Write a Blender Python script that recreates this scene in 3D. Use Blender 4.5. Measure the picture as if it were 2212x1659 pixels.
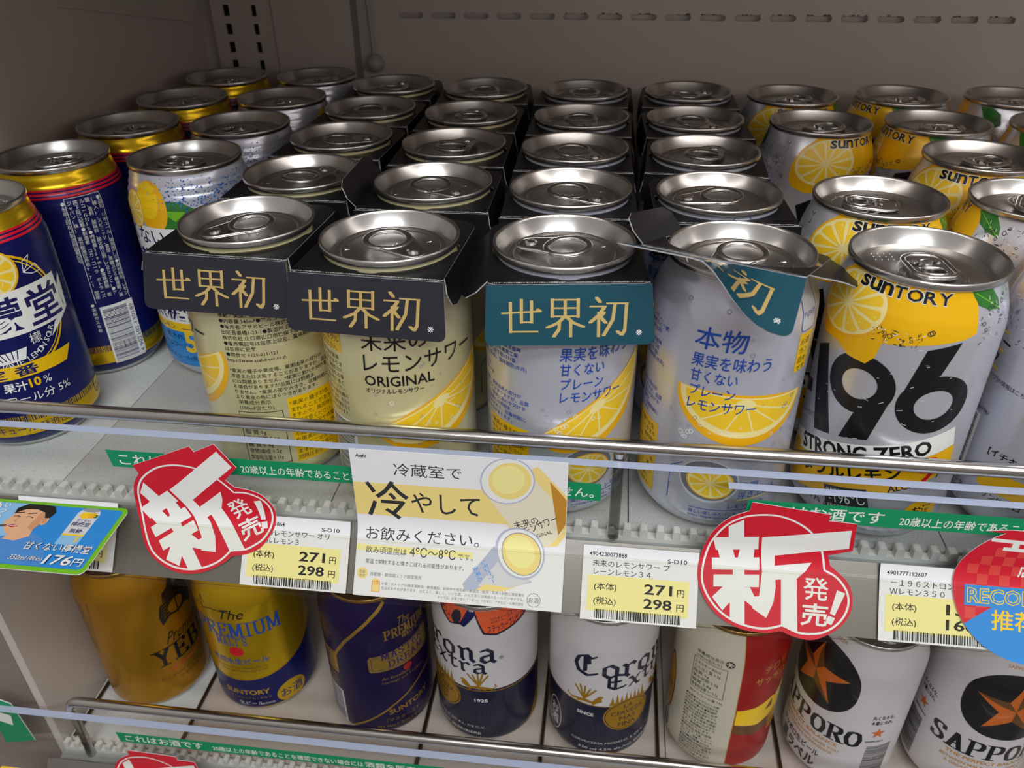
import bpy, math, random
from mathutils import Vector
from mathutils.geometry import tessellate_polygon
sin, cos, pi, rad = math.sin, math.cos, math.pi, math.radians
for o in list(bpy.data.objects): bpy.data.objects.remove(o)
SC = bpy.context.scene
COL = SC.collection
random.seed(7)

# ------------------------------------------------------------------ camera, world, lights, exposure
cam_d = bpy.data.cameras.new('camera'); cam = bpy.data.objects.new('camera', cam_d); COL.objects.link(cam)
cam.location = (0.10941, -0.28898, 0.24813)
cam.rotation_euler = (1.0078804, 0.0086645, 0.1203548)
cam_d.sensor_width = 36.0; cam_d.lens = 36.0 * 1755.64 / 2212.0
cam_d.clip_start = 0.01; cam_d.clip_end = 20
cam_d.dof.use_dof = True; cam_d.dof.focus_distance = 0.36; cam_d.dof.aperture_fstop = 18
SC.camera = cam
SC.view_settings.view_transform = 'Standard'; SC.view_settings.look = 'None'
SC.view_settings.exposure = 0.0; SC.view_settings.gamma = 1.0; SC.view_settings.use_curve_mapping = False
w = bpy.data.worlds.new('world'); SC.world = w; w.use_nodes = True
nt = w.node_tree; bg = nt.nodes['Background']; bg.inputs[1].default_value = 0.43
tc = nt.nodes.new('ShaderNodeTexCoord'); sep = nt.nodes.new('ShaderNodeSeparateXYZ'); cr = nt.nodes.new('ShaderNodeValToRGB'); mr = nt.nodes.new('ShaderNodeMapRange')
mr.inputs[1].default_value = -1.0; mr.inputs[2].default_value = 1.0       # dim floor, mid-bright shop, bright ceiling
nt.links.new(tc.outputs['Generated'], sep.inputs[0]); nt.links.new(sep.outputs[2], mr.inputs[0]); nt.links.new(mr.outputs[0], cr.inputs[0]); nt.links.new(cr.outputs[0], bg.inputs[0])
cr.color_ramp.elements[0].position = 0.2; cr.color_ramp.elements[0].color = (0.30, 0.26, 0.235, 1)
cr.color_ramp.elements[1].position = 0.85; cr.color_ramp.elements[1].color = (1.0, 0.95, 0.92, 1)
e = cr.color_ramp.elements.new(0.5); e.color = (0.62, 0.545, 0.51, 1)
def area(name, loc, target, sx, sy, power, col):
    l = bpy.data.lights.new(name, 'AREA'); l.shape = 'RECTANGLE'; l.size = sx; l.size_y = sy; l.energy = power; l.color = col
    o = bpy.data.objects.new(name, l); COL.objects.link(o); o.location = loc
    o.rotation_euler = (Vector(target) - Vector(loc)).to_track_quat('-Z', 'Y').to_euler()
    return o
area('ceiling_lamp', (0.50, -0.85, 1.30), (0.1, 0.0, 0.0), 1.3, 0.12, 11.5, (0.93, 0.97, 1.0))
area('aisle_lamp', (0.45, -1.5, 1.25), (0.1, 0.0, 0.0), 1.4, 0.14, 11.0, (0.95, 0.98, 1.0))

area('added_shelf_fill', (0.27, 0.012, 0.2185), (0.25, 0.36, 0.10), 0.58, 0.012, 0.27, (1.0, 0.93, 0.88))     # added unseen fill strip under the shelf above, brightens the cabinet back

# ------------------------------------------------------------------ materials
MATS = {}
def lin(h):
    h = h.lstrip('#'); r = [int(h[i:i+2], 16) / 255 for i in (0, 2, 4)]
    return tuple(((c + .055) / 1.055) ** 2.4 if c > .04045 else c / 12.92 for c in r) + (1.0,)
def mat(name, hexc, rough=0.5, metal=0.0, coat=0.0, noise=None, bump=0.0, spec=0.5, aniso=0.0):
    if name in MATS: return MATS[name]
    m = bpy.data.materials.new(name); m.use_nodes = True; nt = m.node_tree; b = nt.nodes['Principled BSDF']
    b.inputs['Base Color'].default_value = lin(hexc); b.inputs['Roughness'].default_value = rough
    b.inputs['Metallic'].default_value = metal; b.inputs['Coat Weight'].default_value = coat
    b.inputs['Coat Roughness'].default_value = 0.08; b.inputs['Specular IOR Level'].default_value = spec
    b.inputs['Anisotropic'].default_value = aniso
    if noise or bump:
        tc = nt.nodes.new('ShaderNodeTexCoord'); n = nt.nodes.new('ShaderNodeTexNoise')
        n.inputs['Scale'].default_value = noise[1] if noise else 900; n.inputs['Detail'].default_value = 4
        nt.links.new(tc.outputs['Object'], n.inputs['Vector'])
        if noise:
            r = nt.nodes.new('ShaderNodeValToRGB'); r.color_ramp.elements[0].position = noise[2]; r.color_ramp.elements[1].position = noise[3]
            r.color_ramp.elements[0].color = lin(noise[0]); r.color_ramp.elements[1].color = lin(hexc)
            nt.links.new(n.outputs['Fac'], r.inputs['Fac']); nt.links.new(r.outputs['Color'], b.inputs['Base Color'])
        if bump:
            bp = nt.nodes.new('ShaderNodeBump'); bp.inputs['Strength'].default_value = bump; bp.inputs['Distance'].default_value = 0.0005
            nt.links.new(n.outputs['Fac'], bp.inputs['Height']); nt.links.new(bp.outputs['Normal'], b.inputs['Normal'])
    MATS[name] = m; return m
def clear(name, tint='ffffff', rough=0.03, ior=1.45):
    """clear sheet plastic: light passes straight through, the surface mirrors by Fresnel"""
    m = bpy.data.materials.new(name); m.use_nodes = True; nt = m.node_tree; nt.nodes.clear()
    o = nt.nodes.new('ShaderNodeOutputMaterial'); t = nt.nodes.new('ShaderNodeBsdfTransparent'); g = nt.nodes.new('ShaderNodeBsdfGlossy')
    f = nt.nodes.new('ShaderNodeFresnel'); x = nt.nodes.new('ShaderNodeMixShader')
    t.inputs[0].default_value = lin(tint); g.inputs['Roughness'].default_value = rough; f.inputs[0].default_value = ior
    gm = nt.nodes.new('ShaderNodeNewGeometry'); iv = nt.nodes.new('ShaderNodeMath'); iv.operation = 'SUBTRACT'; iv.inputs[0].default_value = 1.0
    mu = nt.nodes.new('ShaderNodeMath'); mu.operation = 'MULTIPLY'
    nt.links.new(gm.outputs['Backfacing'], iv.inputs[1]); nt.links.new(iv.outputs[0], mu.inputs[0]); nt.links.new(f.outputs[0], mu.inputs[1])
    nt.links.new(mu.outputs[0], x.inputs[0]); nt.links.new(t.outputs[0], x.inputs[1]); nt.links.new(g.outputs[0], x.inputs[2]); nt.links.new(x.outputs[0], o.inputs[0])
    MATS[name] = m; return m
INK = {}
for n, h in dict(black='101014', white='f2f2ee', gold='b8902c', blue='1a4cae', navy='14165c', deepnavy='0c0f33', yellow='f5c400', lemon='ffd21a',
                 rind='f8b80e', pith='fbeaa0', flesh='fdd02a', red='d8102c', green='00935e', grass='78c21e', leaf='2f7a2a', grey='777a80', paleyellow='fbf0a0',
                 sky='2a8fe0', palesky='8fc4ee', orange='f2602a', skin='d99a72', skinl='ecb48c', hair='1c1512', shirt='4d8fd8', brown='6b4420', cream='efe6cc',
                 violet='2c1a5c', tan='c98f2e', redsoft='e0443c', stripe='f8e08c', tinblue='b9bfd8', silverink='c9ccd4', darkprint='2e3034', starorange='d2691e',
                 bloodred='a51a1c', palegrey='d9dade', watergrey='9a9ca4', darkgold='8a6a20').items():
    INK[n] = h
def ink(n): return mat('ink_' + n, INK[n], 0.32, 0.0, 0.25)
def pink(n): return mat('paper_' + n, INK[n], 0.55)
M_ALU = mat('can_lid_aluminium', 'd2d0ce', 0.27, 1.0)
M_TAB = mat('pull_tab_aluminium', 'd6d4d2', 0.24, 1.0)
M_STEEL = mat('polished_steel', 'c4c1bc', 0.18, 1.0)
M_WALL = mat('painted_cabinet_metal', 'd2c8c0', 0.45, noise=('c6bcb4', 6, 0.3, 0.7), spec=0.4)
M_WHITE = mat('white_plastic', 'e6e3dd', 0.4, noise=('d4cfc6', 60, 0.3, 0.6))
M_DECK = mat('speckled_shelf_tray', 'cac9c4', 0.33, noise=('a3a09a', 1400, 0.3, 0.46), bump=0.05)
M_DECKW = mat('white_shelf_tray', 'dfe1de', 0.3, noise=('cfd0cc', 700, 0.3, 0.5))
M_GREYP = mat('grey_plastic', 'a5a5a3', 0.35)
M_DARK = mat('dark_void', '0a0a0a', 0.8)
M_ACR = clear('clear_acrylic', 'fdfefe', 0.0, 1.3)
M_EDGE = mat('frosted_acrylic_edge', 'b9c3dc', 0.3)
M_COVER = clear('clear_channel_plastic', 'fcfcfa', 0.06, 1.28)
M_POST = clear('smoky_post', 'c4c4c0', 0.05, 1.5)
M_CARDK = mat('black_card', '0b0b0f', 0.42, bump=0.05)
M_CARDSHEEN = mat('black_card_slate_sheen', '32323b', 0.3, 0.3)  # black collar card with its grey gloss sheen put into the colour
M_CARDTEALSHEEN = mat('black_card_teal_sheen', '1b5364', 0.3, 0.3)  # same black card, teal gloss reflection painted into its colour
M_CARDB = mat('pale_card_back', 'b9b6bb', 0.6)
M_FOIL = mat('gold_foil', 'f3d488', 0.3, 0.62)
M_PAPER = mat('white_paper', 'f1f0f2', 0.6)

# ------------------------------------------------------------------ geometry helpers
def tag(o, label=None, cat=None, group=None, kind=None):
    if label: o['label'] = label
    if cat: o['category'] = cat
    if group: o['group'] = group
    if kind: o['kind'] = kind
    return o
def thing(name, loc, label, cat, group=None, rz=0.0):
    o = bpy.data.objects.new(name, None); COL.objects.link(o); o.empty_display_size = 0.02
    o.location = loc; o.rotation_euler = (0, 0, rz); return tag(o, label, cat, group)
class MB:
    """collects faces; every vertex may carry its own shading normal"""
    def __init__(s): s.v = []; s.n = []; s.f = []; s.m = []; s.mats = []
    def mi(s, m):
        if m not in s.mats: s.mats.append(m)
        return s.mats.index(m)
    def face(s, pts, m, nrm=None):
        i = len(s.v); s.v += [tuple(p) for p in pts]
        if nrm is None:
            a, b, c = Vector(pts[0]), Vector(pts[1]), Vector(pts[2]); q = (b - a).cross(c - a)
            if q.length < 1e-20 and len(pts) > 3: q = (c - a).cross(Vector(pts[3]) - a)
            q = q.normalized() if q.length > 0 else Vector((0, 0, 1)); nrm = [q] * len(pts)
        s.n += [tuple(x) for x in nrm]; s.f.append(tuple(range(i, i + len(pts)))); s.m.append(s.mi(m))
    def box(s, x0, x1, y0, y1, z0, z1, m):
        p = lambda a, b, c: (x1 if a else x0, y1 if b else y0, z1 if c else z0)
        for q in (((0,0,0),(0,1,0),(1,1,0),(1,0,0)), ((0,0,1),(1,0,1),(1,1,1),(0,1,1)), ((0,0,0),(1,0,0),(1,0,1),(0,0,1)),
                  ((1,1,0),(0,1,0),(0,1,1),(1,1,1)), ((0,1,0),(0,0,0),(0,0,1),(0,1,1)), ((1,0,0),(1,1,0),(1,1,1),(1,0,1))):
            s.face([p(*c) for c in q], m)
    def prism(s, prof, x0, x1, m):
        """prof: (y, z) outline swept along x"""
        n = len(prof)
        ar = sum(prof[i][0] * prof[(i + 1) % n][1] - prof[(i + 1) % n][0] * prof[i][1] for i in range(n))
        if ar < 0: prof = prof[::-1]
        for i in range(n):
            (a, b), (c, d) = prof[i], prof[(i + 1) % n]
            s.face([(x1, a, b), (x1, c, d), (x0, c, d), (x0, a, b)][::-1], m)
        for t in tessellate_polygon([[Vector((y, z, 0)) for y, z in prof]]):
            s.face([(x1, prof[i][0], prof[i][1]) for i in t], m); s.face([(x0, prof[i][0], prof[i][1]) for i in reversed(t)], m)
    def tube(s, path, r, m, n=12, closed=False, flat=1.0, caps=True):
        P = [Vector(p) for p in path]; N = len(P); rings = []
        up = Vector((0, 0, 1))
        for i, p in enumerate(P):
            t = (P[(i + 1) % N] - P[i - 1]) if closed else (P[min(i + 1, N - 1)] - P[max(i - 1, 0)])
            t.normalize(); a = t.cross(up)
            if a.length < 1e-4: a = t.cross(Vector((0, 1, 0)))
            a.normalize(); b = a.cross(t)
            rr = r[i] if isinstance(r, (list, tuple)) else r
            rings.append([(p + a * (rr * cos(k * 2 * pi / n)) + b * (rr * flat * sin(k * 2 * pi / n)), (a * cos(k * 2 * pi / n) + b * sin(k * 2 * pi / n) / flat).normalized()) for k in range(n)])
        for i in range(N if closed else N - 1):
            A, B = rings[i], rings[(i + 1) % N]
            for k in range(n):
                q = [A[k], A[(k + 1) % n], B[(k + 1) % n], B[k]][::-1]
                s.face([x[0] for x in q], m, [x[1] for x in q])
        if caps and not closed:
            s.face([x[0] for x in rings[0]], m); s.face([x[0] for x in reversed(rings[-1])], m)
    def lathe(s, prof, n, mfn, flip=False):
        """prof: list of (r, z); smooth normals unless the profile repeats a point"""
        L = len(prof)
        def nrm(i, j):
            (r0, z0), (r1, z1) = prof[i], prof[j]; d = math.hypot(r1 - r0, z1 - z0)
            return ((z1 - z0) / d, -(r1 - r0) / d) if d > 1e-9 else None
        seg = [nrm(i, i + 1) for i in range(L - 1)]
        vn = []
        for i in range(L):
            a = seg[i - 1] if i > 0 else None; b = seg[i] if i < L - 1 else None
            c = [x for x in (a, b) if x]
            vx = sum(x[0] for x in c); vy = sum(x[1] for x in c); d = math.hypot(vx, vy) or 1
            vn.append((vx / d, vy / d))
        for i in range(L - 1):
            if not seg[i]: continue
            (r0, z0), (r1, z1) = prof[i], prof[i + 1]
            na = vn[i] if not (i > 0 and seg[i - 1] is None) else seg[i]
            nb = vn[i + 1] if not (i + 1 < L - 1 and seg[i + 1] is None) else seg[i]
            m = mfn(i)
            for k in range(n):
                a, b = 2 * pi * k / n, 2 * pi * (k + 1) / n
                P = lambda r, z, t: (r * sin(t), -r * cos(t), z)
                Q = lambda q, t: (q[0] * sin(t), -q[0] * cos(t), q[1])
                pts = [P(r0, z0, a), P(r0, z0, b), P(r1, z1, b), P(r1, z1, a)]; nn = [Q(na, a), Q(na, b), Q(nb, b), Q(nb, a)]
                if r0 < 1e-6: pts.pop(0); nn.pop(0)
                elif r1 < 1e-6: pts.pop(2); nn.pop(2)
                s.face(pts, m, nn)
    def art(s, art, mp, du, dv, base, step):
        s_off = [0]
        for m, lay, polys in art.items:
            s_off[0] += 1
            off0 = base + step * lay; sep = len(polys) < 60
            for k, poly in enumerate(polys):
                off = off0 + ((k % 12) * 0.000001 if sep else 0.0) + (s_off[0] % 7) * 0.0000006
                for q in cells(poly, du, dv):
                    pn = [mp(u, v) for u, v in q]
                    s.face([p + n * off for p, n in pn], m, [n for p, n in pn])
    def build(s, name, parent=None, link=True):
        me = bpy.data.meshes.new(name); me.from_pydata(s.v, [], s.f)
        for m in s.mats: me.materials.append(m)
        me.polygons.foreach_set('material_index', s.m); me.polygons.foreach_set('use_smooth', [True] * len(s.f))
        me.update(); me.normals_split_custom_set_from_vertices(s.n)
        o = bpy.data.objects.new(name, me); COL.objects.link(o)
        if parent: o.parent = parent
        return o
def clip(poly, ax, lim, keep_less):
    out = []; n = len(poly)
    for i in range(n):
        a, b = poly[i], poly[(i + 1) % n]
        ia = (a[ax] <= lim) if keep_less else (a[ax] >= lim); ib = (b[ax] <= lim) if keep_less else (b[ax] >= lim)
        if ia: out.append(a)
        if ia != ib:
            t = (lim - a[ax]) / (b[ax] - a[ax]); out.append((a[0] + (b[0] - a[0]) * t, a[1] + (b[1] - a[1]) * t))
    return out
def strips(poly, ax, d):
    if not d: return [poly]
    lo = min(p[ax] for p in poly); hi = max(p[ax] for p in poly)
    if hi - lo < d * 0.7: return [poly]
    r = []
    for k in range(math.floor(lo / d), math.ceil(hi / d)):
        q = clip(clip(poly, ax, k * d, False), ax, (k + 1) * d, True)
        if len(q) > 2: r.append(q)
    return r
def cells(poly, du, dv): return [q for p in strips(poly, 0, du) for q in strips(p, 1, dv)]
def hull(pts):
    pts = sorted(set(pts))
    def half(ps):
        h = []
        for p in ps:
            while len(h) > 1 and (h[-1][0] - h[-2][0]) * (p[1] - h[-2][1]) - (h[-1][1] - h[-2][1]) * (p[0] - h[-2][0]) <= 0: h.pop()
            h.append(p)
        return h
    a = half(pts); b = half(pts[::-1]); return a[:-1] + b[:-1]
TXT = {}
def glyphs(txt, bold, res, spacing=1.0):
    k = (txt, bold, res, spacing)
    if k not in TXT:
        c = bpy.data.curves.new('t', 'FONT'); c.body = txt; c.resolution_u = res; c.offset = bold; c.space_character = spacing
        o = bpy.data.objects.new('t', c); COL.objects.link(o); bpy.context.view_layer.update()
        me = bpy.data.meshes.new_from_object(o)
        vs = [(v.co.x, v.co.y) for v in me.vertices]; fs = [[vs[i] for i in p.vertices] for p in me.polygons]
        bpy.data.objects.remove(o); bpy.data.curves.remove(c); bpy.data.meshes.remove(me)
        fs = [f if sum(f[i - 1][0] * f[i][1] - f[i][0] * f[i - 1][1] for i in range(len(f))) > 0 else f[::-1] for f in fs]
        xs = [p[0] for p in vs] or [0, 1]; ys = [p[1] for p in vs] or [0, 1]
        TXT[k] = (fs, min(xs), max(xs), min(ys), max(ys))
    return TXT[k]
MINCHO = {'世': [[(40,560),(960,600)], [(230,800),(230,120)], [(500,870),(500,340)], [(750,830),(750,340)], [(500,350),(750,350)], [(230,130),(880,130)], [(900,640),(960,600)]],
 '界': [[(180,870),(180,470)], [(180,860),(820,860)], [(820,880),(820,460)], [(180,670),(820,670)], [(180,480),(820,480)], [(500,860),(500,480)], [(480,470),(330,330),(60,220)], [(530,470),(700,330),(960,230)], [(360,330),(350,180),(220,10)], [(640,340),(640,10)]],
 '初': [[(190,900),(280,800)], [(60,700),(400,700),(250,500),(40,330)], [(250,560),(250,10)], [(380,560),(280,450)], [(300,450),(430,320)], [(470,770),(940,770)], [(930,770),(900,150),(830,40),(720,120)], [(650,770),(600,400),(380,30)]]}
SERIF = {'S': [[(.72,.75),(.7,.95),(.45,1),(.2,.93),(.14,.75),(.25,.58),(.6,.43),(.74,.25),(.66,.07),(.42,0),(.15,.05),(.12,.25)]],
 'A': [[(.02,0),(.28,0)], [(.14,0),(.42,1)], [(.42,1),(.72,0)], [(.55,0),(.88,0)], [(.24,.34),(.6,.34)]],
 'P': [[(.05,0),(.4,0)], [(.2,0),(.2,1)], [(.05,1),(.55,1),(.74,.92),(.78,.74),(.72,.57),(.52,.48),(.22,.48)]],
 'O': [[(.45,1),(.2,.9),(.08,.5),(.2,.1),(.45,0),(.7,.1),(.82,.5),(.7,.9),(.45,1)]],
 'R': [[(.05,0),(.38,0)], [(.2,0),(.2,1)], [(.05,1),(.55,1),(.72,.92),(.76,.75),(.7,.6),(.52,.52),(.22,.52)], [(.48,.5),(.8,0)], [(.72,0),(.95,0)]],
 'E': [[(.05,0),(.74,0),(.76,.2)], [(.2,0),(.2,1)], [(.05,1),(.7,1),(.72,.82)], [(.2,.52),(.58,.52)], [(.58,.62),(.58,.42)]],
 'M': [[(0,0),(.24,0)], [(.12,0),(.14,1)], [(.02,1),(.2,1)], [(.16,1),(.5,.1)], [(.5,.1),(.84,1)], [(.86,1),(.88,0)], [(.8,1),(.98,1)], [(.76,0),(1.02,0)]],
 'I': [[(.05,0),(.4,0)], [(.22,0),(.22,1)], [(.05,1),(.4,1)]], 'L': [[(.05,0),(.68,0),(.7,.22)], [(.2,0),(.2,1)], [(.05,1),(.38,1)]],
 'U': [[(.02,1),(.34,1)], [(.16,1),(.16,.3),(.26,.06),(.45,0),(.64,.06),(.74,.3),(.74,1)], [(.6,1),(.9,1)]],
 'T': [[(.05,.8),(.05,1),(.83,1),(.83,.8)], [(.44,1),(.44,0)], [(.28,0),(.6,0)]], "'": [[(.1,1),(.08,.75)]],
 'Y': [[(0,1),(.3,1)], [(.14,1),(.44,.48)], [(.74,1),(.44,.48)], [(.6,1),(.9,1)], [(.44,.5),(.44,0)], [(.28,0),(.6,0)]],
 'B': [[(.05,0),(.55,0),(.76,.1),(.8,.27),(.72,.44),(.5,.53)], [(.2,0),(.2,1)], [(.05,1),(.5,1),(.68,.92),(.7,.76),(.64,.6),(.5,.53),(.2,.53)]],
 'D': [[(.05,0),(.45,0),(.72,.15),(.82,.5),(.72,.85),(.45,1),(.05,1)], [(.2,0),(.2,1)]], 'Z': [[(.1,.8),(.1,1),(.75,1),(.1,0),(.78,0),(.8,.22)]], 'V': [[(.02,1),(.3,1)], [(.15,1),(.45,0)], [(.45,0),(.74,1)], [(.6,1),(.88,1)]]}
BLACK = {'C': [[(.75,.95),(.6,.85),(.45,.95),(.2,.8),(.1,.45),(.2,.12),(.5,0),(.8,.15)], [(.42,.9),(.42,.2)], [(.5,.95),(.55,.6)]],
 'o': [[(.3,.62),(.1,.5),(.1,.14),(.3,0),(.5,.14),(.5,.48),(.3,.62)]], 'r': [[(.06,.6),(.16,.52),(.16,.08),(.24,0)], [(.16,.5),(.36,.64),(.46,.54)]],
 'n': [[(.06,.6),(.16,.52),(.16,.08),(.22,0)], [(.16,.5),(.36,.63),(.48,.5),(.48,.1),(.58,0)]],
 'a': [[(.12,.56),(.3,.64),(.46,.52),(.46,.08),(.56,0)], [(.46,.38),(.14,.28),(.12,.08),(.26,0),(.46,.12)]],
 'E': [[(.8,.9),(.4,1),(.15,.85),(.15,.15),(.4,0),(.8,.12)], [(.15,.5),(.6,.52)], [(.4,.95),(.4,.05)]],
 'x': [[(.06,.6),(.16,.6),(.42,.02),(.54,.02)], [(.5,.62),(.1,0)]], 't': [[(.2,.86),(.2,.1),(.3,0),(.42,.08)], [(.04,.6),(.4,.62)]]}
ADV = {'I': .5, "'": .25, 'M': 1.1, 'L': .78, 'E': .85, 'o': .62, 'r': .5, 'n': .66, 'a': .64, 'x': .6, 't': .46, 'C': .9}
class Art:
    def __init__(s): s.items = []
    def add(s, m, lay, polys, xf=None):
        if xf: polys = [[xf(*p) for p in q] for q in polys]
        s.items.append((m, lay, polys))
    def poly(s, m, lay, pts):
        ar = sum(pts[i - 1][0] * pts[i][1] - pts[i][0] * pts[i - 1][1] for i in range(len(pts)))
        if ar < 0: pts = pts[::-1]
        tr = []
        for t in tessellate_polygon([[Vector((x, y, 0)) for x, y in pts]]):
            q = [pts[i] for i in t]; a = (q[1][0]-q[0][0])*(q[2][1]-q[0][1]) - (q[1][1]-q[0][1])*(q[2][0]-q[0][0])
            tr.append(q if a > 0 else q[::-1])
        s.add(m, lay, tr)
    def rect(s, m, lay, x0, y0, x1, y1): s.add(m, lay, [[(x0, y0), (x1, y0), (x1, y1), (x0, y1)]])
    def ell(s, m, lay, cx, cy, rx, ry=None, rot=0, n=36, a0=0, a1=360):
        ry = ry or rx; c, d = cos(rad(rot)), sin(rad(rot)); k = n if a1 - a0 >= 360 else n + 1
        P = [(rx * cos(rad(a0 + (a1 - a0) * i / n)), ry * sin(rad(a0 + (a1 - a0) * i / n))) for i in range(k)]
        P = [(cx + x * c - y * d, cy + x * d + y * c) for x, y in P]
        s.add(m, lay, [[(cx, cy), P[i], P[(i + 1) % len(P)]] for i in range(n)])
    def ring(s, m, lay, cx, cy, r, w, n=40, a0=0, a1=360, ry=None):
        ry = ry or r; f = lambda R, Q, a: (cx + R * cos(rad(a)), cy + Q * sin(rad(a)))
        s.add(m, lay, [[f(r - w, ry - w, a), f(r, ry, a), f(r, ry, b), f(r - w, ry - w, b)] for a, b in ((a0 + (a1 - a0) * i / n, a0 + (a1 - a0) * (i + 1) / n) for i in range(n))])
    def line(s, m, lay, pts, w, closed=False):
        q = []
        P = pts + [pts[0]] if closed else pts
        for (x0, y0), (x1, y1) in zip(P, P[1:]):
            d = math.hypot(x1 - x0, y1 - y0) or 1; a, b = -(y1 - y0) / d * w / 2, (x1 - x0) / d * w / 2; e, f = (x1 - x0) / d * w * .3, (y1 - y0) / d * w * .3
            q.append([(x0 - a - e, y0 - b - f), (x1 - a + e, y1 - b + f), (x1 + a + e, y1 + b + f), (x0 + a - e, y0 + b - f)])
        s.add(m, lay, q)
    def band(s, m, lay, P, w):
        """closed ribbon of even width without overlaps"""
        n = len(P); L = []
        for i in range(n):
            (ax, ay), (bx, by) = P[i - 1], P[(i + 1) % n]; d = math.hypot(bx - ax, by - ay) or 1
            L.append((-(by - ay) / d * w / 2, (bx - ax) / d * w / 2))
        q = []
        for i in range(n):
            j = (i + 1) % n; a, b, c, d = (P[i][0] - L[i][0], P[i][1] - L[i][1]), (P[j][0] - L[j][0], P[j][1] - L[j][1]), (P[j][0] + L[j][0], P[j][1] + L[j][1]), (P[i][0] + L[i][0], P[i][1] + L[i][1])
            q.append([a, b, c, d])
        s.add(m, lay, q)
    def text(s, m, lay, t, x, y, w=None, h=None, rot=0, bold=0.0, shear=0.0, res=2, em=None, al='l', sx=1.0, arc=None):
        fs, a, b, c, d = glyphs(t, bold, res)
        if em: kx, ky = em * sx, em; ox, oy = 0.0, 0.0
        else:
            ky = h / (d - c) if h else None; kx = w / (b - a) if w else ky * sx
            if ky is None: ky = kx
            ox, oy = a, c
        W = (b - a) * kx; dx = {'l': 0, 'c': -W / 2, 'r': -W}[al]; co, si = cos(rad(rot)), sin(rad(rot))
        def xf(u, v):
            yy = (v - oy) * ky; xx = (u - ox) * kx + dx + yy * shear
            if arc: yy += arc * ((xx - dx - W / 2) ** 2)
            return (x + xx * co - yy * si, y + xx * si + yy * co)
        s.add(m, lay, fs, xf); return W
    def lines(s, m, lay, L, x, y, w, lh, bold=0.0, res=1, fill=.82, rot=0, vert=False):
        for i, t in enumerate(L):
            if not t: continue
            n = sum(1 if ord(ch) > 0x2000 else .58 for ch in t)
            e = min(lh * fill, w / max(n, 1)) if len(t) > 3 else lh * fill
            c0, s0 = cos(rad(rot)), sin(rad(rot)); yy = -(i + 1) * lh
            s.text(m, lay, t, x - yy * s0, y + yy * c0, em=lh * fill, sx=min(1.0, w / (n * lh * fill)), res=res, bold=bold, rot=rot)
    def strokes(s, m, lay, paths, x, y, sx, sy, wx, wy, nibrot=0, rot=0):
        c, d = cos(rad(nibrot)), sin(rad(nibrot)); nib = [(a * wx / 2 * c - b * wy / 2 * d, a * wx / 2 * d + b * wy / 2 * c) for a, b in ((-1,-1),(1,-1),(1,1),(-1,1))]
        co, si = cos(rad(rot)), sin(rad(rot)); q = []
        for p in paths:
            p = [(a * sx, b * sy) for a, b in p]
            for (a, b), (e, f) in zip(p, p[1:]):
                q.append([(x + u * co - v * si, y + u * si + v * co) for u, v in hull([(a + i, b + j) for i, j in nib] + [(e + i, f + j) for i, j in nib])])
        s.add(m, lay, q)
    def word(s, m, lay, t, x, y, w, h, font=SERIF, wx=.17, wy=.055, nibrot=0, rot=0, gap=.08, dflt=.92):
        tot = sum(ADV.get(ch, dflt) + gap for ch in t) - gap; k = w / tot; cx = 0
        for ch in t:
            s.strokes(m, lay, font[ch], x + cx * k * cos(rad(rot)), y + cx * k * sin(rad(rot)), k, h, wx * k, wy * h, nibrot, rot); cx += ADV.get(ch, dflt) + gap
    def bars(s, m, lay, x0, y0, x1, y1, n, seed=1, horiz=False):
        r = random.Random(seed); q = []; a, b = (y0, y1) if horiz else (x0, x1); p = a; u = (b - a) / n / 2
        while p < b - u:
            t = u * r.choice((.55, .9, 1.5)); e = min(p + t, b)
            q.append([(x0, p), (x1, p), (x1, e), (x0, e)] if horiz else [(p, y0), (e, y0), (e, y1), (p, y1)]); p = e + u * r.choice((.6, .9, 1.3))
        s.add(m, lay, q)
    def slice(s, lay, cx, cy, rx, ry, rot=0, seg=10, k=ink, rind='rind'):
        s.ell(k(rind), lay, cx, cy, rx, ry, rot); s.ell(k('pith'), lay + 1, cx, cy, rx * .93, ry * .93, rot)
        for i in range(seg):
            a = 360 / seg
            c, d = cos(rad(rot)), sin(rad(rot)); P = []
            for f, t in ((.1, .5), (.8, .12), (.84, .3), (.85, .5), (.84, .7), (.8, .88)):
                th = rad((i + t) * a); u, v = rx * f * cos(th), ry * f * sin(th); P.append((cx + u * c - v * d, cy + u * d + v * c))
            s.add(k('flesh'), lay + 2, [P])
    def wedge(s, lay, cx, cy, W, H, rot, k=ink):
        """half slice: straight cut on top, rind curving below"""
        c, d = cos(rad(rot)), sin(rad(rot)); X = lambda u, v: (cx + u * c - v * d, cy + u * d + v * c)
        def half(f, g, sh): return [X(W / 2 * f * cos(t), sh - H * g * sin(t)) for t in [pi * i / 28 for i in range(29)]]
        s.poly(k('rind'), lay, half(1, 1, 0) + [X(-W * .2, H * .06), X(W * .2, H * .06)])
        s.poly(k('pith'), lay + 1, half(.95, .84, H * .01)); s.poly(k('flesh'), lay + 2, half(.86, .68, -H * .02))
        for i in range(1, 7):
            t = pi * i / 7; s.line(k('pith'), lay + 3, [X(0, -H * .1), X(W * .44 * cos(t), -H * .7 * sin(t))], W * .012)
        s.ell(k('pith'), lay + 3, *X(0, -H * .12), W * .07, H * .1, rot)
    def bubbles(s, m, lay, x0, y0, x1, y1, n, r0, r1, seed=3):
        r = random.Random(seed)
        for i in range(n):
            q = r.uniform(r0, r1); s.ring(m, lay, r.uniform(x0, x1), r.uniform(y0, y1), q, q * .28, 12)
def scaled(art, k):
    art.items = [(m, l, [[(x * k, y * k) for x, y in q] for q in ps]) for m, l, ps in art.items]; return art
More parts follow.
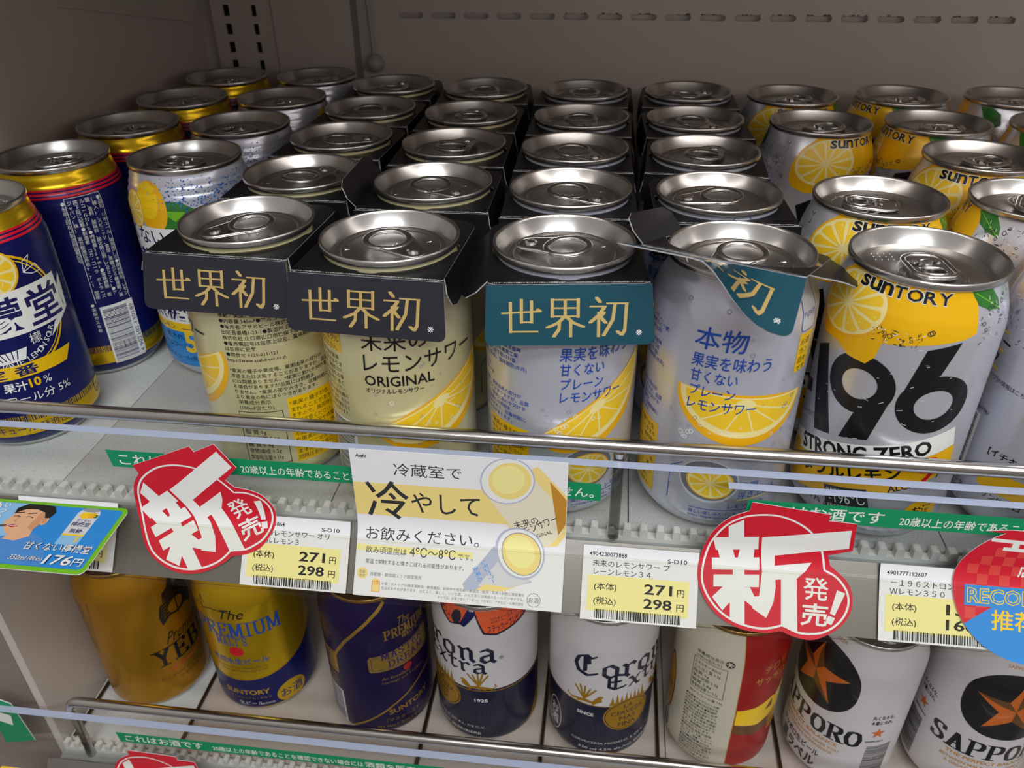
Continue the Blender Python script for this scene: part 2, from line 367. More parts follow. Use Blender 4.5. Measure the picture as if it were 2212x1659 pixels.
def shifted(art, dx, dy, rot=0, cx=0, cy=0):
    c, d = cos(rad(rot)), sin(rad(rot))
    r = Art(); r.items = [(m, l, [[(cx + dx + (x - cx) * c - (y - cy) * d, cy + dy + (x - cx) * d + (y - cy) * c) for x, y in q] for q in ps]) for m, l, ps in art.items]; return r
def slab(mb, outline, mp, thick, mf, mk, me, du=0, dv=0):
    """flat piece of card with real thickness: outline in (u, v), front face along +normal"""
    a = Art(); a.poly(mf, 0, outline); polys = a.items[0][2]
    for poly in polys:
        for q in cells(poly, du, dv):
            pn = [mp(u, v) for u, v in q]
            mb.face([p for p, n in pn], mf, [n for p, n in pn]); mb.face([p - n * thick for p, n in reversed(pn)], mk, [-n for p, n in reversed(pn)])
    n = len(outline)
    ar = sum(outline[i - 1][0] * outline[i][1] - outline[i][0] * outline[i - 1][1] for i in range(n)); O = outline if ar > 0 else outline[::-1]
    for i in range(n):
        a0, b0 = O[i - 1], O[i]; L = math.hypot(b0[0] - a0[0], b0[1] - a0[1]); k = max(1, int(L / (du or dv or 1)))
        for j in range(k):
            t0, t1 = j / k, (j + 1) / k
            p0, n0 = mp(a0[0] + (b0[0] - a0[0]) * t0, a0[1] + (b0[1] - a0[1]) * t0); p1, n1 = mp(a0[0] + (b0[0] - a0[0]) * t1, a0[1] + (b0[1] - a0[1]) * t1)
            mb.face([p1, p0, p0 - n0 * thick, p1 - n1 * thick], me)
def rrect(x0, y0, x1, y1, r, n=6):
    P = []
    for cx, cy, a in ((x1 - r, y1 - r, 0), (x0 + r, y1 - r, 90), (x0 + r, y0 + r, 180), (x1 - r, y0 + r, 270)):
        P += [(cx + r * cos(rad(a + 90 * i / n)), cy + r * sin(rad(a + 90 * i / n))) for i in range(n + 1)]
    return P

# ------------------------------------------------------------------ the cabinet
LOW = (0.012, -0.2295)          # the lower shelf stands a little further back
def structure(name, fn):
    b = MB(); fn(b); return tag(b.build(name), kind='structure')
def back(b):
    # lower sheet, band pierced by air slots, upper sheet
    y = 0.38; zs = (0.1525, 0.1567)
    b.box(-0.24, 0.60, y + 0.008, y + 0.012, -0.36, 0.25, M_WALL)
    def sheet(x0, x1, z0, z1): b.box(x0, x1, y, y + 0.0015, z0, z1, M_WALL)
    sheet(-0.0935, 0.60, -0.36, zs[0]); sheet(-0.0935, 0.60, zs[1], 0.25); sheet(-0.24, -0.099, -0.36, 0.25)
    x = -0.0604; pz = -0.0935
    while x < 0.58:
        r = 0.0021; zc = sum(zs) / 2
        sheet(pz, x, zs[0], zs[1]); pz = x + 0.0192
        for sx, cx in ((-1, x + r), (1, x + 0.0192 - r)):        # rounded slot ends
            for sz in (-1, 1):
                for i in range(4):
                    t0, t1 = pi / 2 * i / 4, pi / 2 * (i + 1) / 4
                    q = [(cx + sx * r, y, zc + sz * r), (cx + sx * r * cos(t0), y, zc + sz * r * sin(t0)), (cx + sx * r * cos(t1), y, zc + sz * r * sin(t1))]
                    b.face(q if sx * sz < 0 else q[::-1], M_WALL)
        x += 0.0254
    sheet(pz, 0.60, zs[0], zs[1])
structure('wall_back', back)
def rust(b):
    r = random.Random(4); m = mat('rust_stain', '5a3a22', 0.8); x = -0.0604
    for i in range(19):
        if i >= 5:
            for j in range(5):
                u = x + r.uniform(0.001, 0.018); q = r.uniform(0.0003, 0.001)
                b.face([(u - q, 0.3797, 0.1566), (u + q * 1.5, 0.3797, 0.1567), (u + q, 0.3797, 0.1567 + q), (u - q, 0.3797, 0.1569 + q * .5)], m)
        x += 0.0254
structure('trim_1', rust)
structure('wall_left', lambda b: (b.box(-0.228, -0.2225, -0.004, 0.388, -0.36, 0.25, M_WALL)))
structure('floor', lambda b: b.box(-0.5, 0.9, -1.2, 0.40, -1.16, -1.15, mat('store_floor', '8d8780', 0.4)))
structure('wall_right', lambda b: b.box(0.60, 0.606, 0.0, 0.388, -0.36, 0.25, M_WALL))

p = thing('shelf_upright', (-0.186, 0.374, -0.3), 'slotted steel upright in the back left corner of the cabinet', 'upright')
def upright():
    b = MB(); W = 0.0232; t = 0.0015
    xs = [-W, -0.0132, -0.0082, 0.0098, 0.0138, W]; pitch = 0.0135
    b.box(-W, W, 0.0045, 0.0055, 0, 0.55, M_DARK)
    for x0, x1 in ((xs[0], xs[1]), (xs[2], xs[3]), (xs[4], xs[5])): b.box(x0, x1, -t, 0, 0, 0.55, M_WALL)
    b.box(-W, -W + t, 0, 0.006, 0, 0.55, M_WALL); b.box(W - t, W, 0, 0.006, 0, 0.55, M_WALL)
    z = 0.003
    while z < 0.54:
        for x0, x1 in ((xs[1], xs[2]), (xs[3], xs[4])): b.box(x0, x1, -t, 0, z, z + 0.0055, M_WALL)
        z += pitch
    return b
upright().build('slotted_channel', p)
p = thing('hanging_probe', (-0.0805, 0.372, 0.1207), 'round grey plug on a thin rod hanging against the back wall', 'probe')
b = MB(); b.tube([(-0.0005, 0, 0.006), (-0.0025, 0.0015, 0.05), (-0.0035, 0.002, 0.11)], 0.0016, M_GREYP, 8); b.build('rod', p)
b = MB(); b.lathe([(0, -0.0072), (0.0035, -0.0064), (0.0062, -0.0036), (0.0072, 0), (0.0062, 0.0036), (0.0035, 0.0064), (0, 0.0072)], 20, lambda i: M_GREYP); b.build('plug', p)

up = thing('upper_shelf', (0.0, 0.0, 0.222), 'shelf above the cans with a sloping side bracket at top left', 'shelf')
b = MB(); b.box(-0.222, 0.60, -0.015, 0.378, 0, 0.02, M_WALL); b.build('deck', up)
b = MB(); b.prism([(-0.002, 0), (0.016, 0), (0.010, -0.0026), (-0.002, -0.0040)], -0.21, 0.56, M_WALL); b.build('added_fill_housing', up)  # invented housing for the added fill strip, out of view
b = MB(); yz = [(-0.01, 0), (-0.01, -0.036), (0.02, -0.0385), (0.199, -0.0395), (0.362, -0.071), (0.372, -0.071), (0.372, 0)]
b.prism(yz, -0.2220, -0.2196, M_WALL); b.build('side_bracket', up)

def comb(b, x0, x1, y, m):
    """front lip with a row of round-bottomed notches"""
    z1, zn, p = 0.0038, -0.0008, 0.0072
    b.prism([(y, -0.012), (y, zn), (y + 0.0042, zn), (y + 0.0042, -0.012)], x0, x1, m)
    b.prism([(y - 0.0135, -0.012), (y - 0.0135, -0.0045), (y - 0.001, -0.003), (y, -0.003), (y, -0.012)], x0, x1, M_GREYP)
    x = x0
    while x + p < x1:
        w = p * 0.5; r = 0.0009
        prof = [(x, zn), (x + w, zn), (x + w, z1 - r), (x + w - r * .4, z1 - r * .3), (x + w - r, z1), (x + r, z1), (x + r * .4, z1 - r * .3), (x, z1 - r)]
        n = len(prof)
        b.face([(u, y, z) for u, z in prof], m); b.face([(u, y + 0.0042, z) for u, z in reversed(prof)], m)
        for i in range(n):
            (a, c), (d, e) = prof[i], prof[(i + 1) % n]
            b.face([(a, y, c), (a, y + 0.0042, c), (d, y + 0.0042, e), (d, y, e)], m)
        x += p
TP = (-0.032, 0.0083); TD = (-0.6, -0.8); TN = (-0.8, 0.6)     # the sloping price channel: top edge, down direction, normal in (y, z)
def rail_map(oy=0.0, oz=0.0, lift=0.0, bend=True):
    """(x mm, v mm): v = 0 at the top edge of the channel, v < 0 down its slope, v > 0 standing up above it"""
    def mp(x, v):
        s = -v
        R = 6.0
        if not bend or s >= R:
            y, z, n = TP[0] + TD[0] * s / 1000, TP[1] + TD[1] * s / 1000, TN
        else:
            # ease from the slope into an upright plane
            t = max(0.0, min(1.0, (s + R) / (2 * R))); a = rad(1.5) + (math.atan2(0.6, 0.8) - rad(1.5)) * t
            if s > -R:
                y, z = TP[0] + TD[0] * R / 1000, TP[1] + TD[1] * R / 1000; k = 10; h = (R - s) / k / 1000
                for i in range(k):
                    q = R - (i + .5) * (R - s) / k; tt = (q + R) / (2 * R); aa = rad(1.5) + (math.atan2(0.6, 0.8) - rad(1.5)) * tt
                    y += sin(aa) * h; z += cos(aa) * h
            else:
                y, z = BEND_END; h = (-R - s) / 1000; y += sin(rad(1.5)) * h; z += cos(rad(1.5)) * h
            n = (-cos(a), sin(a))
        return Vector((x / 1000, y + oy + n[0] * lift, z + oz + n[1] * lift)), Vector((0, n[0], n[1]))
    return mp
BEND_END = None
def _bend_end():
    R = 6.0; y, z = TP[0] + TD[0] * R / 1000, TP[1] + TD[1] * R / 1000; k = 40; h = 2 * R / k / 1000
    for i in range(k):
        q = R - (i + .5) * 2 * R / k; tt = (q + R) / (2 * R); aa = rad(1.5) + (math.atan2(0.6, 0.8) - rad(1.5)) * tt
        y += sin(aa) * h; z += cos(aa) * h
    return (y, z)
BEND_END = _bend_end()
def shelf(name, oy, oz, label, x0, x1, seams, wires, posts, railz, bent, deckmat):
    t = thing(name, (0, oy, oz), label, 'shelf')
    b = MB(); xs = [x0] + seams + [x1]
    for i in range(len(xs) - 1):
        b.box(xs[i] + 0.0003, xs[i + 1] - 0.0003, -0.0125, 0.366 - oy, -0.006, 0, M_DECKW if i == 0 else deckmat)
    b.box(x0, x1, -0.0125, 0.366 - oy, -0.022, -0.0062, M_WALL); b.build('deck', t)
    b = MB(); comb(b, x0, x1, -0.0178, M_WHITE); b.build('notched_lip', t)
    b = MB()                                                     # back of the price channel
    q = lambda s, l: (TP[0] + TD[0] * s + TN[0] * l, TP[1] + TD[1] * s + TN[1] * l)
    b.prism([q(0.0, -0.0012), q(0.0305, -0.0012), q(0.0305, -0.0027), q(0.0, -0.0027)], x0, x1, mat('channel_metal', '8d8983', 0.28, 0.7))
    b.prism([q(0.0, -0.0027), q(0.004, -0.0027), (-0.0312, -0.012), (-0.0312, -0.004)], x0, x1, M_GREYP)
    ch = b.build('price_channel', t)
    b = MB(); b.prism([q(0.0066, 0.0022), q(0.032, 0.0018), q(0.0332, 0.0006), q(0.0332, -0.0027), q(0.0318, -0.0027), q(0.0316, 0.0002), q(0.0312, 0.0008), q(0.0066, 0.0012)], x0, x1, M_COVER)
    b.prism([q(0.0056, 0.0026), q(0.0066, 0.0026), q(0.0066, 0.0012), q(0.0056, 0.0012)], x0, x1, M_COVER)
    tag(b.build('channel_cover', ch), 'clear plastic cover over the price channel')
    b = MB(); y = -0.0188
    if bent:
        b.tube([(bent, y, -0.003), (bent, y, railz - 0.010), (bent + 0.0003, y, railz - 0.0065), (bent + 0.0017, y, railz - 0.0030), (bent + 0.0045, y, railz - 0.0007), (bent + 0.008, y, railz), (bent + 0.02, y, railz), (x1, y, railz)], 0.0031, M_STEEL, 16)
    else: b.tube([(x0, y, railz), (x1, y, railz)], 0.0030, M_STEEL, 24)
    rl = b.build('guard_rail', t)
    for px in posts:
        b = MB(); b.tube([(px, -0.0188, 0.0), (px, -0.0188, railz - 0.003)], 0.0024, M_POST, 14)
        b.tube([(px, -0.0188, railz - 0.005), (px, -0.0188, railz - 0.0028)], 0.0027, M_STEEL, 14); b.build('rail_post', t)
    for px in wires:
        b = MB(); b.tube([(px, -0.011, 0.0016), (px, 0.35, 0.0016)], 0.0013, mat('bronze_wire', '6b5844', 0.3, 0.9), 8); b.build('lane_wire', t)
    return t
def panel(parent, x0, x1, y0, y1, z0, z1):
    b = MB(); b.box(x0, x1, y0, y1, z0, z1, M_ACR)
    b.m[1] = b.mi(M_EDGE)
    return tag(b.build('front_panel', parent), 'clear acrylic front panel with a pale frosted top edge')
sh = shelf('display_shelf', 0, 0, 'shelf carrying the lemon sour cans, behind the large white price labels', -0.222, 0.52, [-0.146, -0.0115, 0.126, 0.262], [], [0.1194, 0.42], 0.0495, None, M_DECK)
panel(sh, -0.262, 0.52, -0.0262, -0.0218, -0.004, 0.0438)
panel(sh, 0.163, 0.52, -0.0305, -0.0265, -0.003, 0.0405)
sl = shelf('display_shelf', LOW[0], LOW[1], 'lower shelf carrying the beer cans, with a rail bent down at its left end', -0.222, 0.52, [-0.1465, 0.0095, 0.165], [-0.218, -0.1465, 0.0085, 0.086, 0.160, 0.236], [], 0.0500, -0.2030, mat('warm_shelf_tray', 'cdc0b5', 0.35, noise=('b3a69b', 1200, 0.3, 0.46)))
panel(sl, -0.262, 0.52, -0.0262, -0.0218, -0.004, 0.0430)

# ------------------------------------------------------------------ cans
RB = 0.0328
BOT = [(0.0, 0.010), (0.016, 0.0085), (0.0225, 0.0025), (0.0245, 0.0), (0.0262, 0.0006), (0.0285, 0.0036), (0.0313, 0.0074), (0.0325, 0.0098), (RB, 0.0128)]
NECK = {'full': [(RB, 0.099), (0.0326, 0.1022), (0.0322, 0.1058), (0.0308, 0.1093), (0.0292, 0.1125), (0.0279, 0.1148), (0.0273, 0.1168), (0.0272, 0.1192)],
 'smooth': [(RB, 0.098), (0.0327, 0.1008), (0.0323, 0.1042), (0.0315, 0.108), (0.0298, 0.113), (0.0284, 0.117), (0.0279, 0.1195)],
 'ribbed': [(RB, 0.101), (0.0327, 0.1032), (0.0322, 0.1050), (0.0318, 0.1066), (0.0317, 0.1082), (0.0311, 0.1094), (0.0306, 0.1106), (0.0305, 0.1122), (0.0299, 0.1134), (0.0294, 0.1146), (0.0293, 0.1162), (0.0286, 0.1175), (0.0282, 0.1195)],
 'beer': [(RB, 0.0985), (0.0327, 0.1015), (0.0325, 0.1042), (0.0313, 0.1085), (0.0294, 0.1132), (0.0273, 0.1168), (0.0262, 0.1192)]}
def radius_at(neck, z):
    P = BOT[5:] + NECK[neck]
    if z <= P[0][1]: return P[0][0]
    for (r0, z0), (r1, z1) in zip(P, P[1:]):
        if z <= z1: return r0 + (r1 - r0) * (z - z0) / max(z1 - z0, 1e-9)
    return P[-1][0]
def can_map(neck):
    def mp(u, v):
        th = u / 33.1; z = v / 1000; r = radius_at(neck, z); e = 0.0012
        sl = (radius_at(neck, z + e) - radius_at(neck, z - e)) / (2 * e); k = 1 / math.hypot(1, sl)
        return Vector((r * sin(th), -r * cos(th), z)), Vector((sin(th) * k, -cos(th) * k, -sl * k))
    return mp
def can_body(name, neck, base, art, bands=()):
    b = MB()
    prof = BOT + [(RB, 0.03 + 0.014 * i) for i in range(5)] + NECK[neck]
    def mf(i):
        z = (prof[i][1] + prof[i + 1][1]) / 2
        if z < 0.0055: return M_ALU
        for lo, hi, m in bands:
            if lo <= z * 1000 < hi: return m
        return base
    b.lathe(prof, 112, mf)
    b.art(art, can_map(neck), 2.6, 1.3, 0.00008, 0.000026)
    o = b.build(name); me = o.data; bpy.data.objects.remove(o); return me
def lid_mesh(ro, full, M_ALU=M_ALU):
    b = MB(); h = lambda z: 0.1195 + z
    dr = ro - 0.0288
    P = [(0.0272 + dr, h(0)), (0.0281 + dr, h(-.0002)), (0.0287 + dr, h(.0004)), (ro, h(.0012)), (ro, h(.0022)), (0.0286 + dr, h(.0029)), (0.0281 + dr, h(.0031)), (0.0276 + dr, h(.0028)), (0.0273 + dr, h(.002)),
         (0.0268 + dr, h(.0006)), (0.0258 + dr, h(-.0016)), (0.0248 + dr, h(-.0036)), (0.0243 + dr, h(-.0043)), (0.0239 + dr, h(-.0044)), (0.0236 + dr, h(-.0039)), (0.0233 + dr, h(-.0030)), (0.0226 + dr, h(-.0027))]
    if full: P += [(0.0221, h(-.0027)), (0.0217, h(-.0033)), (0.0213, h(-.0027)), (0.0209, h(-.0027)), (0.0206, h(-.0033)), (0.0201, h(-.0035)), (0.019, h(-.0035)), (0.010, h(-.0035)), (0.0085, h(-.0036)), (0, h(-.0037))]
    else: P += [(0.018, h(-.0026)), (0.0095, h(-.0026)), (0.0085, h(-.0030)), (0.0, h(-.0030))]
    b.lathe(P, 72, lambda i: M_ALU)
    zt = h(-.0036) if full else h(-.0027)
    def ridge(path, r, closed=False): b.tube([(x, y, zt) for x, y in path], r, M_ALU, 6, closed, 1.0)
    if full:
        for q in ((-.012, .012), (.0125, .0105), (-.014, -.004), (.0145, -.006)):
            b.tube([(q[0], q[1], zt - .0006), (q[0] * 1.12, q[1] * 1.12, zt - .0003)], .0009, M_ALU, 10)
        for i in range(9): b.tube([(-.004 + .0022 * (i % 5), .002 - .003 * (i // 5), zt - .0001), (-.0037 + .0022 * (i % 5), .002 - .003 * (i // 5), zt + .0002)], .0003, M_ALU, 6)
    else:
        ridge([(.0105 * cos(2 * pi * i / 40), -.0105 + .0098 * sin(2 * pi * i / 40)) for i in range(40)], .00035, True)
        ridge([(.0125 * cos(rad(a)), -.009 + .0115 * sin(rad(a))) for a in range(-50, 231, 10)], .0005)
        for i in range(12): b.tube([(-.017 + .0024 * (i % 4) , .006 + .0028 * (i // 4), zt - .0001), (-.0168 + .0024 * (i % 4), .006 + .0028 * (i // 4), zt + .0002)], .0003, M_ALU, 6)
    o = b.build('lid'); me = o.data; bpy.data.objects.remove(o); return me
def ring_tab():
    """pull ring of a full-opening lid; the rivet sits near the rim at -y"""
    b = MB(); z = 0.1178; tilt = lambda y: z + 0.0006 + (y + 0.016) * 0.06
    n = 44; C = (0, 0.0015); cr = [(C[0] + .0092 * cos(2 * pi * i / n), C[1] + .0086 * sin(2 * pi * i / n)) for i in range(n)]
    b.tube([(x, y, tilt(y)) for x, y in cr], 0.0015, M_TAB, 12, True, 0.7)
    plate = [(-.0088, .0005), (-.0083, -.004), (-.0066, -.0105), (-.0055, -.0155), (-.0042, -.0182), (-.002, -.0195), (.002, -.0195), (.0042, -.0182), (.0055, -.0155), (.0066, -.0105), (.0083, -.004), (.0088, .0005)]
    inner = [(.0078 * cos(rad(a)), .0015 + .0073 * sin(rad(a))) for a in (-8, -20, -40, -60, -80, -100, -120, -140, -160, -172)]
    mp = lambda u, v: (Vector((u, v, tilt(v) + .0004)), Vector((0, 0, 1)))
    slab(b, plate + inner, mp, 0.0008, M_TAB, M_TAB, M_TAB)
    for s in (-1, 1): b.tube([(s * x, y, tilt(y)) for x, y in ((.0088, .0005), (.0083, -.004), (.0066, -.0105), (.0055, -.0155), (.0042, -.0182), (.002, -.0195), (0, -.0196))], 0.0008, M_TAB, 8)
    b.tube([(0, -.0142, z + .0002), (0, -.0142, z + .0016), (0, -.0142, z + .0018)], [.0026, .0026, .0016], M_TAB, 20)
    o = b.build('pull_ring'); me = o.data; bpy.data.objects.remove(o); return me
def stay_tab():
    """small stay-on tab; the rivet is at the lid centre, the finger hole points to -y"""
    b = MB(); z = 0.1171; zt = lambda y: z + .0009 + max(0, -y - .003) * .05
    path = rrect(-.0078, -.0145, .0078, .0082, .0062, 8)
    b.tube([(x, y, zt(y)) for x, y in path], 0.00115, M_TAB, 10, True, 0.85)
    hole = rrect(-.0046, -.0118, .0046, -.0048, .0030, 6)
    mp = lambda u, v: (Vector((u, v, zt(v) + .0003)), Vector((0, 0, 1)))
    out = rrect(-.0076, -.0048, .0076, .0080, .0058, 6)
    slab(b, [(-.0076, -.0046), (.0076, -.0046)] + [p for p in out if p[1] > -.0005], mp, .0007, M_TAB, M_TAB, M_TAB)
    slab(b, [(-.0076, -.0046), (-.0046, -.0046), (-.0046, -.0125), (-.0066, -.0125), (-.0076, -.0095)][::-1], mp, .0007, M_TAB, M_TAB, M_TAB)
    slab(b, [(.0076, -.0046), (.0046, -.0046), (.0046, -.0125), (.0066, -.0125), (.0076, -.0095)], mp, .0007, M_TAB, M_TAB, M_TAB)
    slab(b, [(-.0066, -.0112), (.0066, -.0112), (.0050, -.0142), (-.0050, -.0142)], mp, .0007, M_TAB, M_TAB, M_TAB)
    b.tube([(x, y, zt(y) + .0003) for x, y in hole], 0.0005, M_TAB, 8, True)
    b.tube([(0, 0, z - .0002), (0, 0, z + .0018), (0, 0, z + .0021)], [.0024, .0024, .0014], M_TAB, 18)
    for s in (-1, 1): b.tube([(s * .0046, .0005, z + .0008), (s * .0046, .0005, z + .0017), (s * .0046, .0005, z + .0019)], [.0011, .0011, .0005], M_TAB, 10)
    o = b.build('pull_tab'); me = o.data; bpy.data.objects.remove(o); return me
LID = {'full': lid_mesh(0.0288, True), 'std': lid_mesh(0.0291, False), 'low': lid_mesh(0.0272, False), 'gold': lid_mesh(0.0272, False, mat('can_lid_bronze', 'b8924e', .27, 1.0))}
TABM = {'full': ring_tab(), 'std': stay_tab()}
TABM['low'] = TABM['gold'] = TABM['std']
CANS = {}
def put_can(kind, body, x, y, turn, tab, lid, label, name='lemon_sour_can', group=None, z=0.0, gold=None):
    t = thing(name, (x, y, z + 0.0003), label, 'can', group)
    for nm, me, rz in (('body', body, turn), ('lid', LID[lid], tab), ('pull_ring' if lid == 'full' else 'pull_tab', TABM[lid], tab)):
        o = bpy.data.objects.new(nm, me); COL.objects.link(o); o.parent = t; o.rotation_euler = (0, 0, rz)
    return t

# ---- the collared full-opening cans: cream-yellow and silver versions of one print
SMALL = ['●原材料名:ウオッカ(国内製造)、レモン、', '乾燥レモン(レモン、ぶどう糖)、果糖ぶどう糖', '液糖／炭酸、酸味料、香料、酸化防止剤', '●内容量:345mℓ●アルコール分:5%', '●販売者:アサヒビール株式会社 東京都墨', '田区吾妻橋1-23-1●製造所:日本果実工業', '株式会社 山口県山口市仁保下郷1771番1',
 '●販売場記号は缶底上段左、賞味期限(年月)', 'は缶底に記載', '●問合せ 0120-011-121', 'https://www.asahibeer.co.jp', '', '*果実の種子や果皮等、果実由来の成分が', '浮遊または沈殿することがありますが、品質', 'には問題ありません。*果実に割れや欠けあ', 'る場合がありますが品質には問題あ', 'りません。*果実の形や大きさ、収穫時期に', 'より果皮の色にばらつきがあります。']
YEL = ['*果実の種子が含', 'まれることがあり', 'ますので、飲用時に', 'はご注意ください。', '*果実の状況や時期', 'の経過により、色', 'や果実の形、濃', '化することがあり', 'ますが、品質に', '問題はありません。']
CAUT = ['注意 缶が破損', 'おそれがありま', '衝撃・凍結をさけ、', '日光の当たる車', '高温の所に長く', 'おかないでください。', '妊娠中や授乳期の', '飲酒は、胎児・乳児の', '発育に悪影響を与え', 'るおそれがあります。']
def asahi(main, flesh):
    a = Art(); K = ink(main)
    a.lines(K, 1, SMALL, -58, 99, 48, 2.72, bold=.004, fill=.86)
    a.text(K, 1, '栄養成分表示', -57, 47.2, em=2.5); a.text(K, 1, '(100mℓ当たり)', -57, 44.2, em=2.5)
    a.line(K, 1, [(-58, 42.8), (-38, 42.8), (-38, 14), (-58, 14)], .3, True)
    a.lines(K, 1, ['エネルギー:41kcal', 'たんぱく質:0g', '脂 質:0g', '炭水化物:5.6g', '糖 質:5.4g', '食物繊維:0.2g', '食塩相当量:0.10g'], -57, 41.6, 18, 3.6)
    a.rect(ink('yellow'), 1, -35.2, 13, -11.5, 48.5); a.lines(ink('black'), 2, YEL, -34.6, 47.8, 22.6, 3.35)
    # front with the plain lettering
    for t, x, y, h, wd in (('本物', 1.4, 92.6, 9.6, 20.2), ('果実を味わう', 1.2, 84.4, 6.3, 31), ('甘くない', 1.4, 77.8, 5.6, 18.6), ('プレーン', 1.8, 71.4, 5.2, 18), ('レモンサワー', 1.6, 65.0, 5.0, 27.4)):
        a.text(K, 8, t, x, y, wd, h, bold=.006, shear=.06)
    if flesh == 'smile': a.wedge(2, 25, 72.5, 57, 23, -4)
    else: a.wedge(2, 17, 63.5, 62, 20, 34)
    a.bubbles(ink('watergrey'), 7, -6, 46, 50, 114, 34, .35, 1.0, 5); a.bubbles(ink('white'), 7, 0, 44, 42, 60, 16, .4, 1.1, 9)
    # opened-can picture near the foot
    a.line(K, 1, [(-2.5, 16), (-2.5, 33), (3, 37)], .35); a.ell(ink('silverink'), 1, 15, 30, 13, 11, -12); a.ell(ink('grey'), 2, 15, 30.4, 12.2, 10.1, -12); a.slice(3, 15.6, 29.6, 10.4, 8.2, -14)
    a.text(K, 2, '全開', 28.8, 26.4, em=4.2); a.text(K, 2, '浮き上がる', 28, 21.6, em=4.0); a.text(K, 2, 'レモンの香り', 24, 16.2, em=3.0)
    a.rect(ink('stripe'), 1, 28, 20.2, 46, 20.8); a.line(K, 1, [(8, 15.2), (44, 15.2)], .3)
    a.text(K, 2, '詳しい楽しみ方はこちら', 8, 12.4, em=2.1); a.text(K, 2, 'https://www.asahibeer.co.jp', 8, 10.2, em=2.1)
    # cartouche, caution text and second front
    a.poly(ink('silverink'), 1, rrect(45, 98, 55, 119, 2)); a.line(K, 2, rrect(45, 98, 55, 119, 2), .4, True); a.text(K, 2, 'PLEASE', 46, 104, 8, 2); a.rect(ink('yellow'), 1, 45, 80, 54, 97); a.lines(ink('black'), 2, ['お酒', 'カン', '詰め', 'です'], 46, 96, 8, 4)
    a.line(K, 1, rrect(-57, 104, -47.5, 117, 1.2), .4, True); a.lines(K, 1, ['可能性があり', 'ください。'], -56.6, 115, 8.6, 3)
    a.rect(ink('yellow'), 1, 58, 81, 77, 95); a.lines(ink('black'), 2, ['地域のルール', 'でリサイクル', 'してください。'], 58.5, 94.4, 18, 4.4)
    a.lines(ink('black'), 1, CAUT, 59, 80, 19, 3.05)
    a.rect(ink('white'), 1, 60, 12, 80, 47); a.bars(ink('black'), 2, 62, 14, 78, 46, 38, 5, True)
    for t, x, y, h, wd in (('未来の', 88, 85.6, 8.8, 27.5), ('レモンサワー', 88, 75.6, 8.2, 51)): a.text(ink('black'), 8, t, x, y, wd, h, shear=.05, bold=.002)
    a.text(ink('black'), 8, 'ORIGINAL', 88, 68.9, 29.6, 4.9, bold=.012); a.text(ink('black'), 8, 'オリジナルレモンサワー', 88, 65.4, 24.6, 2.3, bold=.008)
    a.wedge(2, 119, 60, 64, 22, 25); a.bubbles(ink('watergrey'), 7, 86, 30, 140, 112, 40, .3, .9, 11); a.bubbles(ink('white'), 7, 96, 36, 140, 66, 18, .3, 1.0, 12)
    return a
M_CREAM = mat('printed_tin_cream', 'e6da98', 0.27, 0.42, noise=('efe8c2', 14, 0.35, 0.65)); M_TIN = mat('printed_tin_silver', 'dcdeec', 0.27, 0.5)
B_CREAM = can_body('body', 'full', M_CREAM, asahi('black', 'tilt')); B_SILV = can_body('body', 'full', M_TIN, asahi('blue', 'tilt')); B_SMILE = can_body('body', 'full', M_TIN, asahi('blue', 'smile'))

